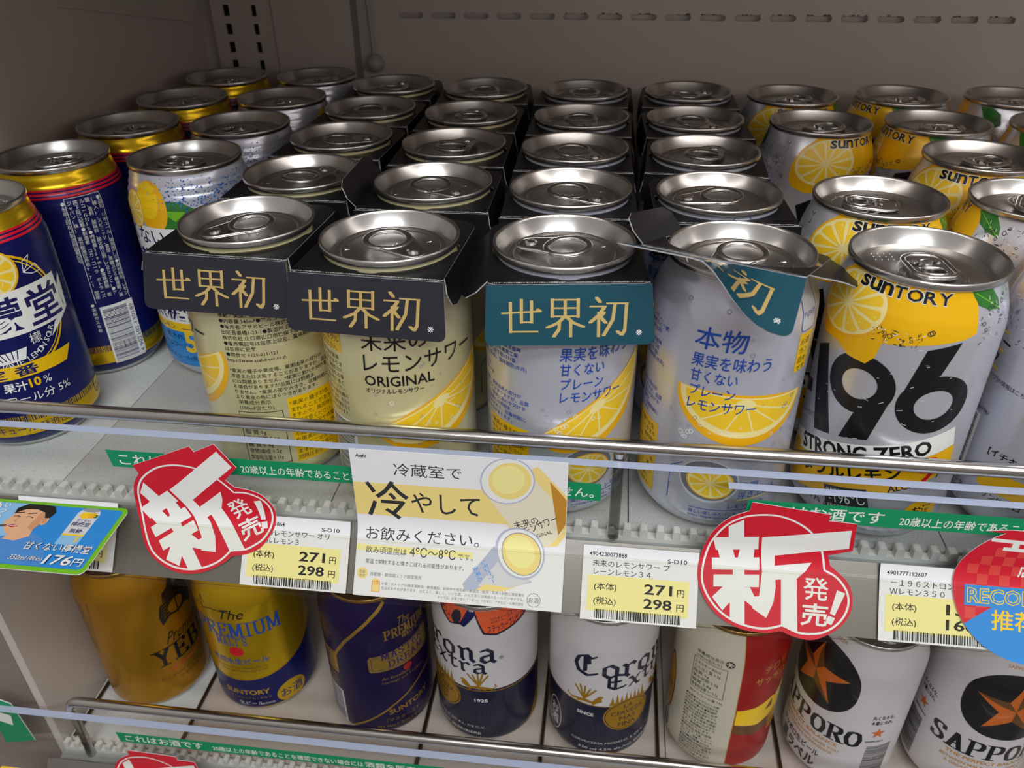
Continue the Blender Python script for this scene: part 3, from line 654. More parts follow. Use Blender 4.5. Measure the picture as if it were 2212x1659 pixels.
# ---- navy cans with a gold shoulder
def lemondo():
    a = Art(); N = mat('printed_tin_navy', '161a66', .28, .35)
    G = mat('printed_tin_gold', 'e0b81c', .24, .75); Rd = ink('red'); W = ink('white'); Y = ink('yellow')
    for z in (107.6, 109.4, 111.2): a.rect(Rd, 1, -104, z, 104, z + 1.1)
    a.rect(G, 1, -104, 10, 104, 17.6); a.bars(G, 2, -104, 17.4, 104, 21.5, 230, 3)
    a.ring(Y, 1, 0, 74, 31, 1.1); a.ring(Y, 1, 0, 74, 29, .5)
    a.slice(2, 2, 95, 13, 12, 0, 10)
    for s in (-1, 1): a.line(W, 2, [(17 * s, 92), (20 * s, 95), (22 * s, 99), (18 * s, 97), (17 * s, 92), (24 * s, 94), (26 * s, 90), (21 * s, 90), (17 * s, 92)], .4)
    a.poly(W, 5, [(-34, 63), (-36, 85), (33, 86), (33.5, 65.5), (28, 64)]); a.poly(W, 5, [(33, 78), (36, 82), (38, 84), (36, 66), (28, 62), (20, 57), (24, 63), (34, 68)])
    for i, t in enumerate('檸檬堂'): a.text(ink('navy'), 6, t, -29 + i * 21, 65.5, 18.5, 18, bold=.016)
    a.poly(W, 2, [(-17, 55), (7, 57), (5, 51), (-11, 50)]); 
    for i in range(7): a.line(ink('navy'), 3, [(-8 + i * 1.6, 52), (-13 + i * 2.6, 56.4)], .5)
    a.text(W, 2, '檬', 9.2, 57.6, em=6)
    for i, ch in enumerate('JAPANESE TASTE LEMON SOUR'):
        if ch != ' ':
            th = rad(-148 + i * 4.75); a.text(W, 2, ch, 25.5 * cos(th), 74 + 25.5 * sin(th), em=4.2, rot=math.degrees(th) + 90)
    a.poly(Y, 2, [(-32, 42), (-28, 49), (28.4, 49), (23.5, 41.8)]); a.text(ink('navy'), 3, '定 番', -16, 42.6, 25, 5.6, bold=.02)
    a.text(W, 2, '果汁', -9, 35.6, em=5.4, bold=.02); a.text(Y, 2, '10', 1.4, 35.8, em=6.4, bold=.03); a.text(W, 2, '%', 9, 35.6, em=5.6)
    a.text(W, 2, 'アルコール分 5%', -21, 28.4, em=5.6); a.text(ink('navy'), 3, 'リキュール(発泡性)①', -24, 12, em=4.6)
    a.poly(G, 3, rrect(37, 13, 46, 21, 3)); a.line(ink('navy'), 4, rrect(37, 13, 46, 21, 3), .4, True); a.lines(ink('navy'), 4, ['大切に冷', '蔵保管'], 38, 20, 7, 3)
    # side text set in columns
    x0 = 65.6; a.line(W, 2, [(x0, 48), (x0, 107), (x0 + 18.6, 107), (x0 + 18.6, 46)], .25)
    COLS = ['●品名 リキュール(発泡性)①●原材料名 レモン', '(輸入)、スピリッツ、食塩、果糖ぶどう糖液糖／炭', '酸、香料、酸味料、酸化防止剤(ビタミンC)●ア', 'ルコール分5%●内容量350ml●賞味期限 缶', '底下段に記載●製造者 コカ・コーラ ボトラーズ', 'ジャパン(株) 東京都港区赤坂9-7-1 国産', '●缶底上段左は製造所固有記号']
    for i, c in enumerate(COLS):
        for j, ch in enumerate(c): a.text(W, 2, ch, x0 + 16.0 - i * 3.05, 103.6 - j * 2.42, em=2.5, res=1)
    for j, ch in enumerate('●炭酸ガス含有'): a.text(W, 2, ch, x0 - 3, 46 - j * 2.6, em=2.3, res=1)
    a.rect(W, 3, x0 + 1, 9, x0 + 19.6, 45); a.bars(ink('navy'), 4, x0 + 2, 11, x0 + 15.4, 43.5, 42, 8, True); a.text(ink('navy'), 4, '4 902102 130189', x0 + 19, 11, w=31, h=2.4, rot=90)
    for j in range(34): a.text(W, 2, random.choice('原材料名香料酸味缶底上段製造所記号炭酸賞味期限●'), 44 + (j % 2) * 2.2, 104 - (j // 2) * 2.4, em=2.0, res=1)
    return a
B_NAVY = can_body('body', 'ribbed', mat('printed_tin_navy', '161a66', .28, .35), lemondo(), [(112.6, 121, mat('printed_tin_gold', 'e0b81c', .24, .75))])

# ---- silver unsweetened lemon cans
def mutou():
    a = Art(); W = ink('white'); Y = ink('lemon'); Bl = ink('blue')
    r = random.Random(5)
    for i in range(520):
        u = r.uniform(18, 100) if i % 2 else r.uniform(22, 70); v = r.gauss(108, 5.5)
        if 97 < v < 119: a.ell(ink('blue') if i % 3 else ink('sky'), 1, u, v, r.uniform(.15, .7), r.uniform(.15, .5), 0, 6)
    a.poly(ink('leaf'), 1, [(14, 108), (34, 107), (44, 101), (46, 93), (20, 92)]); a.poly(ink('grass'), 2, [(22, 103), (36, 102), (30, 97)])
    a.ell(ink('rind'), 2, 17, 104, 9.5, 13, 8); a.ell(Y, 3, 14.5, 107, 7.5, 9.5, 8); a.slice(4, 3, 101, 8.5, 10, 0, 9)
    a.bubbles(ink('watergrey'), 4, 2, 110, 24, 118, 10, .4, 1.0)
    a.rect(W, 4, -34, 36, 36, 93); a.text(ink('navy'), 5, '甘くない', -18, 83, 40, 9.5, bold=.012)
    for i, t in enumerate('檸檬堂'): a.text(ink('navy'), 5, t, -26 + i * 19, 63, 17, 17, bold=.016)
    a.poly(ink('grass'), 5, [(-12, 60), (14, 60), (10, 54), (-8, 54)]); a.text(ink('navy'), 5, '無糖', -5, 39, 29, 13, bold=.012)
    a.poly(ink('lemon'), 5, [(-34, 32), (36, 32), (36, 37.5), (-34, 37.5)]); a.text(ink('navy'), 6, 'レモン', 2, 33.2, em=4)
    a.rect(ink('sky'), 2, -104, 10, 104, 34); a.text(Y, 6, '5', 18, 19, 8, 14, bold=.03); a.line(ink('navy'), 5, [(18, 34), (28, 34)], .4)
    a.text(ink('navy'), 6, '果汁4%', 4, 27, em=4.4); a.text(ink('navy'), 6, 'アルコール分', 0, 21.4, em=4); a.text(ink('navy'), 6, 'リキュール(発泡性)①', 2, 14, em=3.4)
    a.ell(ink('rind'), 5, 33, 27, 5, 7)
    return a
B_MUTOU = can_body('body', 'ribbed', mat('printed_tin_silver', 'dcdeec', .27, .5), mutou())

# ---- silver cans with the big numerals
def ichikyuroku():
    a = Art(); K = ink('black'); Y = mat('printed_tin_yellow', 'ffc40c', .26, .12); SL = ink('silverink')
    X = lambda u, v: (-40.2 + u * cos(rad(17.5)) - v * sin(rad(17.5)), 45.9 + u * sin(rad(17.5)) + v * cos(rad(17.5)))
    # lemons round the shoulder
    a.poly(Y, 1, [(-26, 119.3), (11.4, 119.3), (12.8, 112), (12.9, 104), (8, 102), (-4, 99.6), (-12, 98), (-24, 96)])
    a.poly(Y, 3, [(-58, 96), (-56, 92), (-48, 89), (-38, 90), (-32, 86.5), (-24, 86.2), (-21, 90), (-19.5, 98), (-18.6, 106), (-19, 113), (-24, 119.3), (-46, 119.3), (-54, 112), (-58, 104)])
    a.slice(4, -38.6, 106.4, 18.6, 13.4, 10, 12, ink)
    a.poly(ink('leaf'), 3, [(9, 119.4), (13, 114), (18, 112), (24.8, 111), (24, 115), (20, 119.4)]); a.line(ink('grass'), 4, [(11, 118.6), (18, 115), (24, 111.6)], .35)
    a.poly(ink('leaf'), 3, [(-104, 119), (-98, 112), (-90, 108), (-86, 110), (-88, 116), (-94, 119)])
    a.poly(Y, 1, [(60, 119.3), (92, 119.3), (94, 104), (60, 100)])
    r = random.Random(2)
    for x0, x1, y0, y1, n in ((-24, -6, 97, 103, 60), (14, 36, 98, 117, 60), (-104, -62, 88, 116, 110), (40, 60, 90, 116, 50)):
        for i in range(n):
            u, v = r.uniform(x0, x1), r.uniform(y0, y1); q = r.uniform(.3, 1.8); t = r.uniform(0, 180)
            a.line(ink('darkprint') if i % 3 else ink('white'), 5, [(u, v), (u + q * cos(rad(t)), v + q * sin(rad(t)) * .8)], r.uniform(.12, .34))
    a.bubbles(ink('darkprint'), 6, -22, 98, 0, 106, 7, .5, 1.1, 4); a.bubbles(ink('darkprint'), 5, 14, 104, 36, 117, 14, .4, 1.0, 8); a.bubbles(ink('darkprint'), 5, -100, 96, -62, 117, 18, .4, 1.1, 6)
    x = -37.4
    for ch, wd in zip('sunTORY', (4.8, 5.6, 5.5, 5.3, 6.6, 5.5, 5.7)): a.text(ink('white'), 8, ch, x - .35, 114.0, wd + .4, 5.0, bold=.03); a.text(K, 9, ch, x, 114.3, wd - .3, 4.4, bold=.022); x += wd
    # numerals
    def P(lay, m, pts): a.poly(m, lay, [X(*p) for p in pts])
    P(6, K, [(-12.5, 15), (-4.2, 15), (-4.2, 20.5), (-12.5, 20.5)]); P(2, K, [(0, 0), (9.1, 0), (9.1, 39), (0, 37)])
    for cx, cy, sg in ((24.3, 24.6, 1), (51, 13.2, -1)):
        A = []
        for i in range(40):
            t0, t1 = 2 * pi * i / 40, 2 * pi * (i + 1) / 40
            A.append([X(cx + p * 14.0 * cos(t), cy + p2 * 13.0 * sin(t)) for p, p2, t in ((.53, .5, t0), (1, 1, t0), (1, 1, t1), (.53, .5, t1))])
        a.add(K, 2, A)
    P(2, K, [(13.6, 0), (25.6, 0), (38.2, 22), (34, 15), (27, 13.2), (24, 11.8)]); P(2, K, [(13.6, 0), (25.6, 0), (37.9, 22.6), (31, 14), (21, 11.6)])
    P(2, K, [(62.4, 38.2), (50.2, 38.2), (37.2, 15.6), (44, 24), (54, 26.2)])
    for i in range(26):
        u, v, q = r.uniform(0, 60), r.uniform(0, 34), r.uniform(.5, 2); t = r.uniform(-40, 20); a.line(SL, 3, [X(u, v), X(u + q * cos(rad(t)), v + q * sin(rad(t)))], .28)
    # slanted bands
    P(1, ink('white'), [(-18, -11.8), (60, -11.8), (60, -2), (-18, -3.4)]); P(2, Y, [(-22, -30), (58, -24), (60, -11.9), (-18, -11.9)])
    z = X(-8.6, -10.6); a.text(K, 4, 'STRONG ZERO', z[0], z[1], 58, 7.4, rot=17.5, bold=.03)
    z = X(-7, -20.2); a.text(K, 4, 'ダブルレモン', z[0], z[1], 44, 7.2, rot=17.5, bold=.03)
    z = X(41.5, -26); a.text(ink('red'), 5, '9', z[0], z[1], 9, 13.5, rot=17.5, shear=.2, bold=.02); z = X(50.5, -25.5); a.text(K, 5, '%', z[0], z[1], 5.4, 5.6, rot=17.5)
    z = X(31, -26); a.text(K, 5, 'ALC.', z[0], z[1], 9, 3.4, rot=17.5, bold=.02)
    P(3, ink('darkprint'), [(5, -38), (23, -38), (23, -24), (5, -24)])
    z = X(6, -35); a.text(ink('white'), 4, '-196℃', z[0], z[1] + 3, 15, 5.4, rot=17.5); a.text(ink('white'), 4, 'FREEZING', z[0], z[1], 12, 2, rot=17.5); z = X(6, -27); a.text(ink('white'), 4, 'SUNTORY', z[0], z[1], 9, 1.8, rot=17.5)
    a.ell(Y, 3, 14, 20, 8, 6); a.text(K, 4, 'お酒', 9.5, 17.5, 9, 5.4, bold=.02); a.text(K, 4, '果汁3% レモン', -38, 14, em=3.2)
    a.text(K, 3, '[イチキューロク]', X(-20, 5)[0], X(-20, 5)[1], em=2.6, rot=17.5)
    # side panel
    a.rect(ink('white'), 2, 92, 22, 112, 52); a.bars(K, 3, 94, 23, 110, 51, 40, 6, True)
    for i, t in enumerate(('イチ', 'キュー', 'ロク')): a.text(K, 3, t, 94 + i * 2, 92 - i * 8, em=6.4, bold=.02)
    for i in range(3): a.rect(ink('yellow'), 2, 93, 90 - i * 8, 112, 90.8 - i * 8)
    a.text(K, 3, '[イチキューロク]の情報はこちら', 96, 70, em=2.4); a.text(K, 3, 'suntory.jp/196/', 98, 54, em=3)
    P2 = lambda pts: a.poly(K, 3, pts); P2([(138, 58), (147, 60), (146, 66), (137, 64)])
    a.text(K, 3, '[イチキューロク]', 122, 40, em=4, bold=.01); a.lines(K, 3, ['お客様センター', '0120-139-310', '飲酒は20歳になって', 'から。リサイクル'], 98, 20, 24, 3.6)
    a.poly(ink('darkprint'), 2, [(92, 14), (112, 20), (112, 25), (92, 19)]); a.text(K, 3, 'プリン体ゼロ', 122, 20, em=3.4); a.rect(Y, 2, 122, 24, 160, 34)
    a.lines(K, 2, ['品目:スピリッツ(発泡性)①', '原材料名:レモン、ウオッカ', '(国内製造)／酸味料、炭酸、', '香料、甘味料(アセスル', 'ファムK、スクラロース)', '内容量:350ml'], 44, 84, 34, 3.4)
    return a
B_196 = can_body('body', 'smooth', mat('printed_tin_bright', 'dedfe9', .26, .55), ichikyuroku())

# ---- beer cans of the lower shelf
def yebisu():
    a = Art(); K = ink('black'); D = ink('brown')
    a.poly(K, 1, [(32, 73), (31, 80), (33, 88), (36, 90), (37, 97), (41, 99), (44, 104), (48, 106), (52, 103), (55, 98), (59, 93), (60, 84), (62, 78), (58, 72), (52, 76), (44, 75), (38, 77)])
    a.ell(mat('printed_tin_oldgold', 'c08a1e', .3, .7), 2, 44.5, 82, 6.5, 5); a.line(K, 3, [(44.5, 74), (45.5, 95)], .9)
    for i in range(7): a.line(mat('printed_tin_oldgold', 'c08a1e', .3, .7), 2, [(34, 78 + i * 2.2), (38, 79 + i * 2.2)], .35)
    a.ell(mat('printed_tin_oldgold', 'c08a1e', .3, .7), 2, 48.5, 100, 2.2, 2.6)
    a.text(K, 1, 'Premium', 30.5, 56, 30, 9, shear=.35); a.word(K, 1, 'YEBISU', 20.5, 40, 68, 14, wx=.2, wy=.07)
    a.text(ink('redsoft'), 1, 'PREMIUM BEER', 27, 33, 42, 2); a.text(D, 1, 'Rich aroma and deep,', 20, 27, em=3.6, shear=.2); a.text(D, 1, 'long lasting flavor', 32, 23, em=3.6, shear=.2)
    for i in range(17): a.text(D, 1, '品名ビール原材料名麦芽ホップ内容量'[i], -10 - i * .5, 100 - i * 2.8, em=2.3, res=1); 
    for j in range(3): a.lines(D, 1, ['●生産者サッポロ', '東京都渋谷区', '恵比寿四丁目', '●お酒は20歳を', '過ぎてから'] * 3, -28, 100 - j * .01, 13, 3.0) if j == 0 else None
    return a
def premium():
    a = Art(); Bl = ink('blue'); N = mat('printed_tin_navy', '161a66', .28, .35); G = mat('printed_tin_gold', 'e0b81c', .24, .75)
    P = [(-104, 5)] + [(x, 36 + .0042 * (x + 2) ** 2 if abs(x) < 60 else 50) for x in range(-60, 61, 4)] + [(104, 5)]
    top = [(x, 37 + .005 * (x + 4) ** 2) for x in range(-56, 57, 4)]
    a.poly(N, 1, [(-56, 9.8)] + [(56, 9.8)] + top[::-1]); a.rect(N, 1, -104, 9.8, -56, 51); a.rect(N, 1, 56, 9.8, 104, 55)
    a.line(G, 2, top, .5)
    a.text(ink('black'), 2, 'The', -6, 93.5, 16, 8, shear=.35); a.line(ink('black'), 2, [(-16, 99), (-10, 101), (0, 100), (8, 97)], .5); a.line(ink('black'), 2, [(-14, 104), (-18, 108), (-16, 100)], .4)
    a.word(Bl, 2, 'PREMIUM', -25, 78, 57.5, 11.6, wx=.17, wy=.06); a.word(Bl, 2, "MALT'S", -11, 70.4, 20.5, 6.6, wx=.13, wy=.06)
    a.ell(ink('red'), 2, .8, 64.6, 4.8, 4.2); a.ring(ink('bloodred'), 3, .8, 64.6, 3.8, .35, ry=3.3); a.line(ink('bloodred'), 3, [(-1.6, 64), (0, 66), (2, 63.6), (3.2, 65.6)], .4)
    a.text(Bl, 2, '天然水生ビール', -19, 52.4, 39, 5.4, bold=.01); a.text(ink('brown'), 2, 'A premium beer brewed with the', -16, 48, 34, 1.9); a.text(ink('brown'), 2, 'finest ingredients and pride.', -14, 45, 32, 1.9)
    a.text(G, 3, 'SUNTORY', -15, 22.6, 30.5, 4.6, bold=.025); a.text(G, 3, 'ザ・プレミアム・モルツ', -13, 18.2, em=2.6); a.text(ink('white'), 3, '生ビール', -7, 12.4, em=4.2); a.text(ink('white'), 3, '(非熱処理)', 8, 12.4, em=2)
    a.ell(G, 3, 29.5, 17.5, 10.5, 9.2); a.text(ink('navy'), 4, 'お酒', 21.6, 13.2, 16, 8.4, bold=.012)
    return a
def master():
    a = Art(); G = mat('printed_tin_oldgold2', 'b79440', .3, .65); V = ink('violet')
    a.line(G, 2, [(19, 118), (15, 115), (9, 111), (0, 103), (-9, 92), (-17, 79), (-20, 72)], 2.0)
    pts = [(-18, 6.8), (-8, 15), (4, 24), (16, 33), (28, 40), (38, 46), (60, 52)]; a.line(G, 2, pts, 1.4)
    a.text(G, 2, 'The', 24, 101.5, 9, 5, shear=.35); a.word(G, 2, 'PREMIUM', 15.5, 93, 31, 7.2, wx=.22, wy=.07); a.word(G, 2, "MALT'S", 27, 89.4, 12, 3, wx=.2, wy=.08)
    a.poly(G, 2, [(5, 66.4), (4, 68), (4, 78), (5.4, 80), (46, 86), (48, 84), (48, 69), (46, 67)]); a.line(V, 3, [(6, 68), (6, 78.6), (46, 84.6), (46, 68.6)], .35, True)
    a.word(V, 3, 'MASTER', 12.5, 76.4, 30, 6, rot=4, wx=.18, wy=.07); a.word(V, 3, 'DREAM', 16, 69.2, 27, 5.6, rot=3, wx=.18, wy=.07)
    a.ell(ink('bloodred'), 2, 28.5, 63, 3.1, 2.8); a.text(G, 2, 'An Excellent', 10.8, 58, 19, 2.6, shear=.1); a.text(G, 2, 'Heritage and Tradition', 10.8, 54, 30, 2.4, shear=.1)
    a.text(G, 3, 'SUNTORY', 13, 24.6, 30, 4.8, rot=6, bold=.025); a.text(G, 3, '〈マスターズドリーム〉', 8, 18, em=3.8); a.text(G, 3, 'ALL MALT 天然水生ビール', 4, 12.6, em=3.2)
    a.poly(G, 2, rrect(-38, 58, -18, 77, 1.4)); a.lines(V, 3, ['天然水の', '工場から', 'SUNTORY'], -36, 73, 17, 4.6, bold=.01); a.line(V, 3, [(-36, 74), (-30, 76.4), (-24, 74.6), (-20, 75.4)], .5)
    a.lines(G, 2, ['多彩で濃密な', '味わいを追い', '求めた「濃密」な', '多重奏をお', '楽しみください。'], -42, 103, 22, 3.6); a.lines(G, 2, ['品名 ビール 原材料名 麦芽', 'ホップ 内容量 350ml', 'アルコール分 5% 製造者', 'サントリービール株式会社', '東京都港区台場2-3-3'], -42, 56, 23, 2.7)
    a.rect(ink('palegrey'), 3, -36, 2 + 8, -17.5, 42); a.bars(V, 4, -35, 12, -19, 41, 40, 4, True)
    return a
def corona(front):
    a = Art(); N = ink('deepnavy'); G = mat('printed_tin_crown_gold', 'c08f1c', .35, .5); W = ink('white')
    a.rect(N, 1, -104, 9.8, 104, 56.2); a.rect(G, 2, -104, 56.0, 104, 56.7)
    a.rect(mat('printed_tin_crown_gold', 'c08f1c', .35, .5), 1, 100, 9.8, 104, 101); a.poly(G, 3, [(80, 9.8), (104, 9.8), (104, 101), (101, 60), (94, 30)])
    a.word(N, 2, 'Corona', -18, 82.6, 76, 17.5, BLACK, .135, .06, 38, gap=.05, dflt=.66); a.word(N, 2, 'Extra', 2, 72.6, 50, 12.6, BLACK, .125, .06, 38, gap=.05, dflt=.66)
    a.text(N, 2, '®', 59, 84, 3, 3)
    cx = 18; a.ell(G, 3, cx, 46.4, 15.8, 14.2); a.ring(N, 4, cx, 46.4, 14.8, .5, ry=13.2)
    for i, (t, wd) in enumerate((('LA', 6), ('CERVEZA', 22), ('MAS', 11), ('FINA', 12))): a.text(N, 5, t, cx - wd / 2, 53 - i * 5.6, wd, 3.7)
    for i in range(8): a.poly(G, 2, [(6 + i * 2.9, 58), (7.2 + i * 2.9, 66 + (2 if i % 2 else 0)), (8.7 + i * 2.9, 58)])
    a.rect(G, 2, 5.5, 57.2, 30, 59.4)
    for k, s in ((-9, 1), (45, -1)):
        X = lambda u, v: (k + s * u, 58 + v)
        a.poly(G, 2, [X(-10, .6), X(-6, 2), X(0, 3), X(4, 2), X(6, 5), X(8, 7.6), X(11, 7.4), X(9.6, 5.4), X(10, 2.8), X(6, .4), X(5, -1.4), X(3.4, .2), X(-2, .4), X(-5, -1), X(-6, .4), X(-9, -.6)])
        for j in range(5): a.line(G, 2, [X(-1, 3), X(-7 + j * 3.2, 12.6 + (1.6 if j in (1, 2) else 0))], 1.2)
        a.line(G, 2, [X(-9, 0), X(-12, 2), X(-11, 4)], .8)
    a.text(W, 3, 'SINCE', -14, 46.2, 10.4, 2.8, bold=.02); a.text(W, 3, '1925', 43, 45.8, 8.4, 2.8, bold=.02)
    a.text(W, 3, 'CERVECERÍA MODELO, S. DE R.L. DE C.V.', -17, 19.6, 66, 2.6); a.text(W, 3, '330 ml 4.5% alc./vol. BEER/BIÈRE', -12, 13.6, 58, 2.7)
    a.ring(W, 3, -32, 29, 6.2, .5, ry=15); a.text(W, 3, 'お', -36, 30, 7.6, 7.6); a.text(W, 3, '酒', -36, 20, 7.6, 8.4)
    if front:
        O = ink('orange'); D = mat('printed_tin_navy', '161a66', .28, .35)
        a.poly(D, 4, [(20, 118), (28, 112), (38, 109), (46, 118)]); a.poly(N, 4, [(43, 118.8), (50, 106), (58, 104.8), (80, 110), (94, 118.8)]); a.poly(O, 5, [(44, 118.8), (51, 107), (58, 106), (80, 111), (92, 118.8)])
        a.poly(N, 4, [(12, 118.8), (16, 113), (28, 108), (36, 110), (40, 118.8)]); a.poly(O, 5, [(13, 118.8), (17, 114), (28, 109), (35, 111), (38.6, 118.8)])
        a.text(N, 6, 'ステッカープレゼント!', 53, 106.6, 28, 4.4, rot=6, bold=.015); a.text(N, 6, 'コロナビールオリジナル', 55, 112, 26, 3, rot=6); a.text(N, 6, 'ゼント!', 17, 112.6, 11, 4, rot=-12, bold=.015); a.ell(N, 6, 31.5, 113.4, 3.6, 3.6)
    return a
def chuhai():
    a = Art(); R = mat('printed_tin_red', 'b01f1c', .3, .3); K = ink('darkprint'); Y = ink('lemon')
    a.poly(R, 1, [(2, 9.8), (2.4, 60), (1.4, 119), (60, 119), (60, 9.8)]); a.line(ink('tan'), 2, [(2, 9.8), (2.4, 60), (1.4, 119)], .4)
    a.poly(ink('stripe'), 2, [(26, 62), (38, 74), (52, 76), (58, 70), (58, 20), (44, 18), (36, 40), (28, 46)]); a.poly(Y, 3, [(3, 63), (14, 64), (27, 68), (34, 62), (33, 50), (20, 46), (3, 50)]); a.poly(ink('brown'), 4, [(3, 50), (18, 47), (32, 52), (30, 41), (16, 38), (3, 42)])
    a.poly(ink('brown'), 4, [(22, 58), (27, 66), (28, 58)])
    for i in range(4): a.ell(ink('tan'), 5, 31 + i * .6, 50 - i * 4.4, 5, 1.9, 12)
    a.text(ink('tan'), 2, 'チロリ', 15, 93, 16, 6, rot=8, shear=.2); a.text(ink('tan'), 2, 'サッポロ', 11, 83.4, 22, 7, rot=6, bold=.01)
    a.text(K, 2, '栄養成分表示', -26, 101, em=2.8); a.text(K, 2, '(100ml当たり)', -26, 97.8, em=2.6); a.line(K, 2, [(-27, 96.5), (-6.5, 96.5), (-6.5, 71), (-27, 71)], .3, True)
    a.lines(K, 2, ['エネルギー 40kcal', 'たんぱく質 0.3g', '脂質 0g', '炭水化物 3.0g', '糖質 2.8g', '食塩相当量 0〜0.1g'], -26.4, 96, 19, 3.9); a.text(K, 2, '純アルコール量 14g', -27, 66.6, em=2.4)
    a.lines(K, 2, ['●生産者サッポロビール株', '式会社 東京都渋谷区恵比寿', '四丁目20番1号●製造所', '固有記号は缶底に記載', '●お酒は20歳を過ぎてから', '妊娠中や授乳期の飲酒は', '胎児・乳児の発育に悪影', '響を与えるおそれがあり', 'ます。飲酒運転は法律で', '禁止されています。', '●原材料名:麦芽(外国製', '造)、ホップ、大麦、コーン', 'スターチ、米●アルコール', '分5%●内容量350ml', '●賞味期限は缶底に記載', '直射日光をさけ、常温で', '冷凍しないでください。', '缶は切り口で手を切ら', 'ないようご注意ください。'], -29, 65, 22, 2.85, bold=.004)
    a.ell(K, 2, -5.8, 101.6, 2.6, 2.6); [a.line(ink('cream'), 3, [(-5.8, 101.6), (-5.8 + 2 * cos(rad(t)), 101.6 + 2 * sin(rad(t)))], .5) for t in range(0, 360, 60)]
    a.ell(ink('brown'), 1, -47, 52, 7, 26); a.ell(ink('tan'), 2, -47, 52, 6, 24); a.text(ink('brown'), 3, 'お酒', -51, 48, 8, 5)
    a.ell(K, 2, -46, 18, 4, 8); a.rect(ink('white'), 1, -104, 9.8, -62, 40); a.bars(K, 2, -100, 12, -66, 38, 40, 2)
    return a
def sapporo():
    a = Art(); K = ink('black'); O = ink('starorange')
    a.add(K, 1, []); P = []
    for i in range(48):
        t = 2 * pi * i / 48; P.append((27 * abs(cos(t)) ** .82 * (1 if cos(t) > 0 else -1), 88 + 25 * abs(sin(t)) ** .82 * (1 if sin(t) > 0 else -1)))
    a.poly(K, 1, P); S = []
    for i in range(10):
        t = rad(90 + 36 * i); q = 22 if i % 2 == 0 else 8.4; S.append((q * cos(t), 88 + q * sin(t)))
    a.poly(O, 2, S); [a.add(ink('brown'), 3, [[(0, 88), S[i], S[(i + 1) % 10]]]) for i in (1, 5, 9)]
    a.word(K, 2, 'SAPPORO', -35.5, 44, 71.5, 12.6, wx=.24, wy=.07)
    a.text(ink('tan'), 2, 'THE PERFECT BALANCE', -24, 39, 48, 2.9, bold=.02); a.text(ink('tan'), 2, 'BETWEEN MALT & HOPS GIVES YOU', -26, 34.6, 52, 2.3, bold=.015); a.text(ink('tan'), 2, 'A GREAT TASTING EXPERIENCE.', -23, 31, 46, 2.2, bold=.015)
    a.text(K, 2, 'サッポロ生ビール', -17, 22.5, 33, 5.6, bold=.02); a.text(K, 2, '黒ラベル', -15, 11, 30, 9.6, bold=.03)
    a.text(ink('tan'), 2, 'SAPPORO BEER', -12, 115.6, 24, 1.6)
    for x in (44, -46):
        a.lines(K, 2, ['丸くなるな、', '★星になれ。'], x - 6, 74, 15, 4.4, bold=.02); S2 = [(x + (4.6 if i % 2 == 0 else 1.8) * cos(rad(90 + 36 * i)), 57 + (4.6 if i % 2 == 0 else 1.8) * sin(rad(90 + 36 * i))) for i in range(10)]
        a.poly(ink('starorange'), 2, S2); a.text(K, 2, 'SAPPORO', x - 6, 48.6, 11, 1.6, bold=.02)
    for x in (40, -58): a.bars(K, 2, x, 12, x + 16, 45, 34, 4, True)
    return a
M_OLDG = mat('printed_tin_oldgold', 'c08a1e', .3, .7); M_GOLD = mat('printed_tin_gold', 'e0b81c', .24, .75)
B_YEB = can_body('body', 'beer', M_OLDG, yebisu()); B_PREM = can_body('body', 'beer', M_GOLD, premium())
B_MAST = can_body('body', 'beer', mat('printed_tin_violet', '24154e', .3, .5), master())
M_PEARL = mat('printed_tin_pearl', 'dcd8da', .34, .12)
B_COR1 = can_body('body', 'beer', M_PEARL, corona(True), [(9.8, 55, mat('ink_deepnavy', INK['deepnavy']))]); B_COR2 = can_body('body', 'beer', M_PEARL, corona(False))
B_CHU = can_body('body', 'beer', mat('printed_tin_ivory', 'ddd6c2', .34, .15), chuhai()); B_SAP = can_body('body', 'beer', M_PEARL, sapporo())

# ------------------------------------------------------------------ placing the cans
NTH = ['front', 'second', 'third', 'fourth', 'rearmost']
T = lambda mm: mm / 33.1
G1 = 'navy and gold lemon sour cans along the left wall'
navy = [(-.190, .040, 23, 1.9, 'navy lemon sour can with gold neck at the left edge, its lemon emblem facing out'), (-.1881, .1104, -45, 2.1, 'navy lemon sour can with gold neck turned to show its white barcode'),
        (-.1805, .1768, 60, 1.6, 'navy and gold lemon can by the left wall, third from the front'), (-.1785, .2434, -90, 2.4, 'navy and gold lemon can by the left wall, fourth from the front'), (-.1762, .3100, 120, 1.2, 'navy and gold lemon can in the back left corner by the upright')]
for x, y, tn, tb, lb in navy: put_can('navy', B_NAVY, x, y, T(tn), tb, 'std', lb, group=G1)
G2 = 'silver lemon cans of the second file from the left'
for i, (x, y, tn, tb) in enumerate([(-.1158, .1170, -25, -1.65), (-.1129, .1833, -50, -.7), (-.1115, .2496, 30, .3), (-.1095, .3165, -70, 2.0)]):
    put_can('mutou', B_MUTOU, x, y, T(tn), tb, 'std', ('silver lemon can with green leaf and blue foot, front beside the navy can', 'silver blue-speckled lemon can directly behind the leafy front one', 'silver blue-speckled lemon can, third of the file next to the navy cans', 'silver blue-speckled lemon can, rearmost of its file near the grey plug')[i], group=G2)
